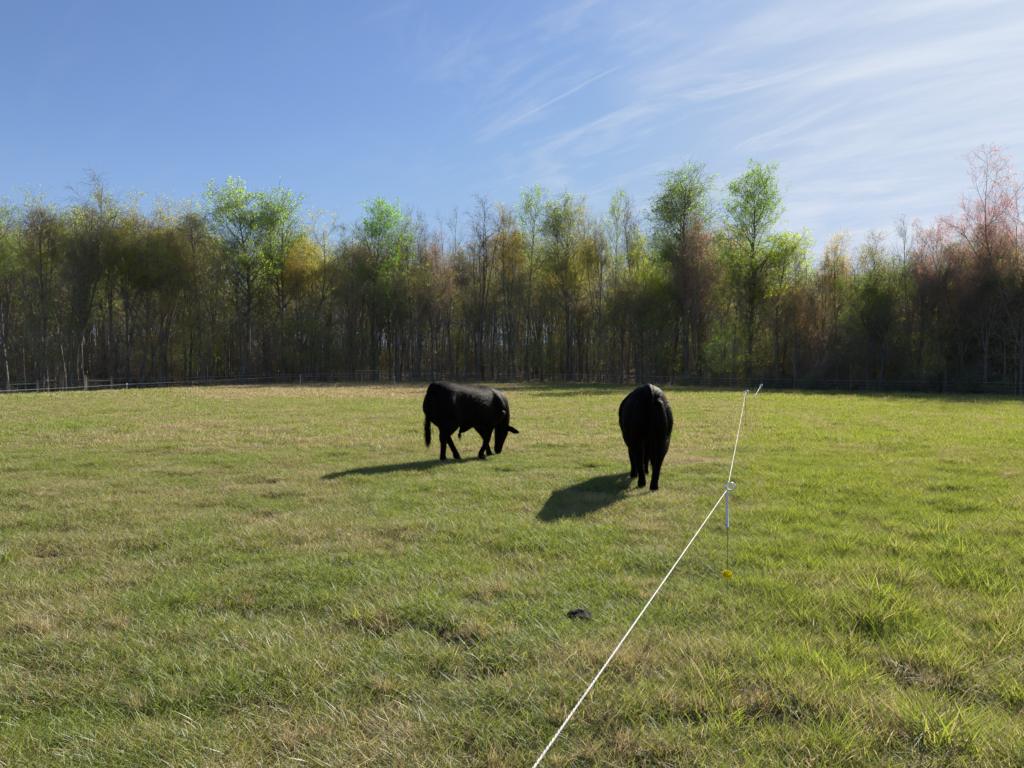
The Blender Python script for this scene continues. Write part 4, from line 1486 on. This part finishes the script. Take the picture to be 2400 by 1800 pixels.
build_cow('cow', 'black cow grazing side on with its head down to the right', (-1.30, 11.45), R(42), (0.97, 1.03, 1.03), dict(
    hind=[(-1, 0.15, -0.15, 0), (1, 0.64, 0.13, 0)],
    front=[(-1, 0.96, -0.14, 0), (1, 1.38, 0.14, 0)],
    head=dict(poll=(1.66, 0.10, 0.54), muzzle=(1.64, 0.20, 0.08), front=(0.8, 0.45, 0.2)),
    ears=(1.0, 1.0),
    sheath=True,
    tail=[(0.02, 0, 1.24, .04), (-0.045, 0.0, 1.18, .036), (-0.075, 0.0, 1.05, .028), (-0.07, .0, 0.85, .026), (-0.065, .01, 0.68, .036), (-0.07, .01, 0.52, .04), (-0.06, .01, 0.40, .02)],
), 5)
build_cow('cow', 'black cow walking away, seen from behind beside the rope', (1.69, 8.72), R(84), (1.045, 0.98, 1.045), dict(
    barrel=0.86,
    hind=[(-1, 0.04, -0.06, 0), (1, 0.48, 0.055, 0)],
    front=[(-1, 1.30, -0.06, 0), (1, 1.02, 0.12, 0)],
    head=dict(poll=(1.70, -0.08, 0.56), muzzle=(1.84, -0.09, 0.10), front=(1.0, 0.0, 0.3)),
    ears=(0.35, 0.35),
    tail=[(0.02, 0, 1.25, .042), (-0.045, -.01, 1.19, .038), (-0.06, -.02, 1.05, .026), (-0.06, -.03, 0.85, .022), (-0.06, -.035, 0.68, .028), (-0.055, -.04, 0.52, .03), (-0.05, -.04, 0.42, .016)],
), 6)

# ------------------------------------------------------------------ the temporary rope fence: pigtail posts and a white rope
def pigtail_post(loc, top, sleeve, foot_z, label, yaw=0.0, k=1.0):
    root = empty('pigtail_post', loc, yaw)
    rod = MB()
    add_tubes(rod, np.array([[(0, 0, -0.12), (0.002, 0, top * .3), (0.0, 0, top * .6), (-.002, 0, top - sleeve + 0.02)]]), np.full((1, 4), .0026 * k), 8, caps=True)
    obj('rod', rod.mesh('post_rod', [M_STEEL]), root)
    r = 0.024 * k
    c = np.array([0.020 * k, 0, top])
    path = [(-.002, 0, top - sleeve), (-.003, 0, top - sleeve * .5), (-.004 * k, 0, top - .02 * k)]
    for a in np.linspace(math.pi, -math.pi * 0.55, 15):
        path.append((c[0] + r * math.cos(a), -0.004 * k * (math.pi - a) / 3, c[2] + r * math.sin(a)))
    path += [(-.008 * k, -.02 * k, top - .018 * k), (-.026 * k, -.02 * k, top + .004 * k), (-.042 * k, -.018 * k, top + .017 * k)]
    sl = MB()
    p = np.array(path)
    rr = np.full(len(p), .0068 * k)
    rr[:2] = .0088 * k
    add_tubes(sl, p[None], rr[None], 10, caps=True)
    obj('sleeve', sl.mesh('post_sleeve', [M_WHITE]), root)
    ft = MB()
    # ribbed yellow tread moulded round the rod
    add_tubes(ft, np.array([[(0, 0, foot_z - .03), (0, 0, foot_z - .02), (0, 0, foot_z + .015), (0, 0, foot_z + .027)]]), np.array([[.014, .021, .021, .012]]) * k, 10, caps=True)
    for i in range(9):
        a = i / 9 * 6.283
        ca, sa = math.cos(a), math.sin(a)
        add_tubes(ft, np.array([[(ca * .012 * k, sa * .012 * k, foot_z - .004), (ca * .022 * k, sa * .022 * k, foot_z + .006 * math.cos(3 * a)), (ca * .028 * k, sa * .028 * k, foot_z + .013 + .005 * math.sin(5 * a))]]),
                  np.array([[.010, .0105, .006]]) * k, 7, caps=True)
    obj('foot', ft.mesh('post_foot', [M_YELLOW]), root)
    tag(root, label, 'fence post', 'pigtail posts of the rope fence')
    return root


def gpt(px, D):
    g = ground(px, D)
    return g


P1 = gpt(1707, 4.73)
P2 = gpt(1748, 18.3)
P3 = gpt(1770, 22.6)
P4 = gpt(1783, 28.0)
P0 = np.array([-2.05, -3.5, float(terrain(-2.05, -3.5))])


def top_for(P, ypx):
    return CAM_H - (ypx - HORIZON) * P[1] / FPX - P[2]


t1 = top_for(P1, 1141)
t2 = top_for(P2, 919)
t3 = top_for(P3, 926)
t4 = top_for(P4, 903)
pigtail_post(P1, t1, 0.27, top_for(P1, 1348), 'white pigtail fence post with yellow foot, nearest one on the rope', k=1.0)
pigtail_post(P2, t2, 0.16, top_for(P2, 994), 'second pigtail post along the rope, far beyond the cows', k=1.6)
pigtail_post(P3, t3, 0.10, top_for(P3, 972), 'third pigtail post, where the slack rope dips lowest', k=1.5)
pigtail_post(P4, t4, 0.14, 0.12, 'farthest pigtail post, its top standing against the dark wood', k=1.5)


def strand_path(pts, n=40, sag=0.0):
    out = []
    for i in range(len(pts) - 1):
        a, b = np.array(pts[i], float), np.array(pts[i + 1], float)
        for t in np.linspace(0, 1, n, endpoint=(i == len(pts) - 2)):
            p = a * (1 - t) + b * t
            p[2] -= sag * 4 * t * (1 - t)
            out.append(p)
    return np.array(out)


def build_rope():
    # the strands are laid round one another: three lobes turning along the rope
    hang = lambda P, t, dx=-.006, dy=-.01: np.array([P[0] + dx, P[1] + dy, P[2] + t - .016])
    near_a, near_b = hang(P1, t1), np.array([P0[0], P0[1], P0[2] + .70])
    # the rope comes in at the bottom of the picture just right of the middle
    D_in = 1.45
    mid = np.array([(1257 - 1200) / FPX * D_in, D_in, CAM_H - (1800 - HORIZON) / FPX * D_in])
    pts = [np.array([mid[0] + (mid[0] - near_a[0]) * 1.35, mid[1] + (mid[1] - near_a[1]) * 1.35, mid[2] - .01]), mid, near_a]
    near = np.concatenate([strand_path([near_b, pts[0]], 20, .01)[:-1], smooth_path([pts[0], pts[1], near_a], 420)])
    p2, p3, p4 = hang(P2, t2), hang(P3, t3), hang(P4, t4)
    far = np.concatenate([strand_path([near_a, p2], 160, .02)[1:], strand_path([p2, p3], 14, .07)[1:], strand_path([p3, p4], 14, .02)[1:]])
    path = np.concatenate([near, far])
    T = np.empty_like(path)
    T[1:-1] = path[2:] - path[:-2]
    T[0] = path[1] - path[0]
    T[-1] = path[-1] - path[-2]
    T = norm(T)
    s = np.concatenate([[0], np.cumsum(np.linalg.norm(np.diff(path, axis=0), axis=1))])
    U = norm(np.cross(T, np.array([0, 0, 1.0])))
    W = np.cross(U, T)
    mb = MB()
    for k in range(3):
        ph = s * 2 * np.pi / 0.055 + k * 2.094
        rad = np.interp(path[:, 1], [1, 5, 12, 28], [.0018, .0015, .0017, .0030])
        q = path + (U * np.cos(ph)[:, None] + W * np.sin(ph)[:, None]) * (rad * .85)[:, None]
        add_tubes(mb, q[None], rad[None] * 1.05, 6, caps=True)
    o = obj('fence_rope', mb.mesh('fence_rope', [M_ROPE]))
    tag(o, 'long white twisted rope stretched across the pasture from post to post', 'rope')


build_rope()

# ------------------------------------------------------------------ far fences
def bar(mb, a, b, r, sides=6, n=2):
    a, b = np.array(a, float), np.array(b, float)
    P = np.array([a * (1 - t) + b * t for t in np.linspace(0, 1, n)])
    add_tubes(mb, P[None], np.full((1, n), r), sides, caps=True)


def part(name, parent, mat, a, b, r, sides=6, n=2):
    mb = MB()
    bar(mb, a, b, r, sides, n)
    return obj(name, mb.mesh(name, [mat]), parent)


def wire(name, parent, mat, pts, r):
    mb = MB()
    p = np.array(pts, float)
    add_tubes(mb, p[None], np.full((1, len(p)), r), 4)
    return obj(name, mb.mesh(name, [mat]), parent)


def edge_pt(px, back):
    x, y = at_px(px, back)
    return np.array([x, y, float(terrain(x, y, False))])


# wooden field fence with two braces on the left
wf = empty('field_fence', (0, 0, 0))
tag(wf, 'wooden post and wire fence with cross braces at the far left', 'fence')


def ztop(P, ypx):
    return CAM_H - (ypx - HORIZON) * P[1] / FPX


for (px, yt, r, mat) in ((18, 892, .075, M_OLDWOOD), (88, 890, .075, M_OLDWOOD), (200, 879, .10, M_WOOD), (205, 883, .06, M_OLDWOOD), (261, 882, .065, M_OLDWOOD), (-70, 894, .07, M_OLDWOOD), (-150, 897, .07, M_OLDWOOD)):
    P = edge_pt(px, -7.0 if px != 200 else -7.6)
    part('post', wf, mat, (P[0], P[1], P[2] - .3), (P[0], P[1], ztop(P, yt)), r, 10, 4)
for (pa, pb, ya, yb) in ((18, 88, 901.5, 899), (205, 261, 893, 892)):
    a, b = edge_pt(pa, -7.0), edge_pt(pb, -7.0)
    part('rail', wf, M_OLDWOOD, (a[0], a[1], ztop(a, ya)), (b[0], b[1], ztop(b, yb)), .055, 8)
for h in (0.15, 0.4, 0.65, 0.9, 1.1):
    wire('wire', wf, M_WIRE, [edge_pt(px, -6.9 + 6.5 * max(0, (px - 270) / 150)) + np.array([0, 0, h]) for px in np.arange(-220, 440, 20)], .007)
# second line of thin posts behind it
bf = empty('back_fence', (0, 0, 0))
tag(bf, 'thin dark post and rail fence deeper behind the left brace', 'fence')
for px in (147, 157, 168, 215, 128):
    P = edge_pt(px, 4)
    part('post', bf, M_OLDWOOD, P - np.array([0, 0, .3]), (P[0], P[1], P[2] + 1.75), .045, 7)
for h in (0.8, 1.25):
    a, b = edge_pt(104, 4), edge_pt(222, 4)
    part('rail', bf, M_OLDWOOD, a + np.array([0, 0, h]), b + np.array([0, 0, h]), .035, 6)

# perimeter wire fence along the wood: steel posts and wires
pf = empty('perimeter_fence', (0, 0, 0))
tag(pf, 'long low wire fence on thin dark steel posts along the wood', 'fence')
for px in list(range(470, 1000, 105)) + list(range(1080, 2480, 86)):
    P = edge_pt(px + trng.uniform(-8, 8), 0.2)
    part('post', pf, M_TPOST, P - np.array([0, 0, .3]), P + np.array([0, 0, 1.15]), .028, 5)
for h, rr in ((1.02, .012), (0.75, .006), (0.5, .006), (0.25, .006)):
    wire('wire', pf, M_WIRE, [edge_pt(px, 0.15) + np.array([0, 0, h]) for px in np.arange(440, 2520, 26)], rr)
# brace of the perimeter fence behind the dry band
br = [edge_pt(848, 0.6), edge_pt(905, 0.6)]
for P in br[:1]:
    part('post', pf, M_OLDWOOD, P - np.array([0, 0, .3]), P + np.array([0, 0, 1.5]), .06, 8)
part('rail', pf, M_OLDWOOD, br[0] + np.array([-.6, 0, 1.3]), br[1] + np.array([0, 0, 1.32]), .04, 6)

# white two-strand electric tape fence in front of it
ef = empty('electric_fence', (0, 0, 0))
tag(ef, 'white two strand electric fence on short white posts, left half', 'fence')
EP = []
for (px, D, yt) in ((-160, 33, 921), (297, 50, 899.5), (704, 62, 880), (925, 66, 882.5), (1040, 68, 887)):
    P = ground(px, D, False)
    zt = ztop(P, yt)
    part('post', ef, M_WHITE, P - np.array([0, 0, .2]), (P[0], P[1], zt), .024, 7)
    mb = MB()
    bar(mb, (P[0], P[1], zt - .03), (P[0], P[1], zt + .05), .04, 8)
    obj('cap', mb.mesh('post_cap', [M_WHITE]), ef)
    EP.append((P, zt))
wire('strand', ef, M_ROPE, strand_path([np.array([p[0], p[1] - .03, z - .04]) for p, z in EP], 14, .03), .0055)
wire('strand', ef, M_ROPE, strand_path([np.array([p[0], p[1] - .03, max(p[2] + .16, p[2] + .2 * (z - p[2]))]) for p, z in EP], 14, .02), .005)

# ------------------------------------------------------------------ cow pats
def cow_pat(px, ypx, size, label, seed):
    D = CAM_H * FPX / (ypx - HORIZON)
    g = ground(px, D)
    rng = np.random.default_rng(seed)
    mb = MB()
    n = 40
    a = np.arange(n) / n * 2 * np.pi
    rings = []
    for (f, z) in ((1.12, -.03), (1.06, .012), (1.0, .034), (.86, .052), (.74, .047), (.62, .064), (.5, .058), (.38, .075), (.2, .07), (.05, .078)):
        rr = f * size * (1 + .10 * np.sin(2 * a + seed) + .06 * np.sin(5 * a + 2 * seed) + .03 * rng.normal(0, 1, n))
        rings.append(np.stack([rr * np.cos(a) * 1.1, rr * np.sin(a), z * (1 + .15 * np.sin(a * 3 + f * 9)) + .004 * rng.normal(0, 1, n)], -1))
    V = np.array(rings).reshape(-1, 3)
    idx = np.arange(len(V)).reshape(len(rings), n)
    Q = np.stack([idx[:-1], np.roll(idx[:-1], -1, 1), np.roll(idx[1:], -1, 1), idx[1:]], -1).reshape(-1, 4)
    tri = [(idx[-1][0], idx[-1][j], idx[-1][j + 1]) for j in range(1, n - 1)]
    mb.add(V, Q, tri)
    o = obj('cow_pat', mb.mesh('cow_pat', [M_DUNG]), None, (g[0], g[1], g[2] + .035))
    o.scale = (1, 1, 0.6)
    tag(o, label, 'cow pat')


M_DUNG = principled('dried_dung', (0.022, 0.018, 0.014), 0.85, noise_scale=25, noise_amt=0.5, bump=0.8, spec=0.2)
cow_pat(1360, 1458, 0.07, 'dark grey cow pat in the grass just left of the rope', 3)
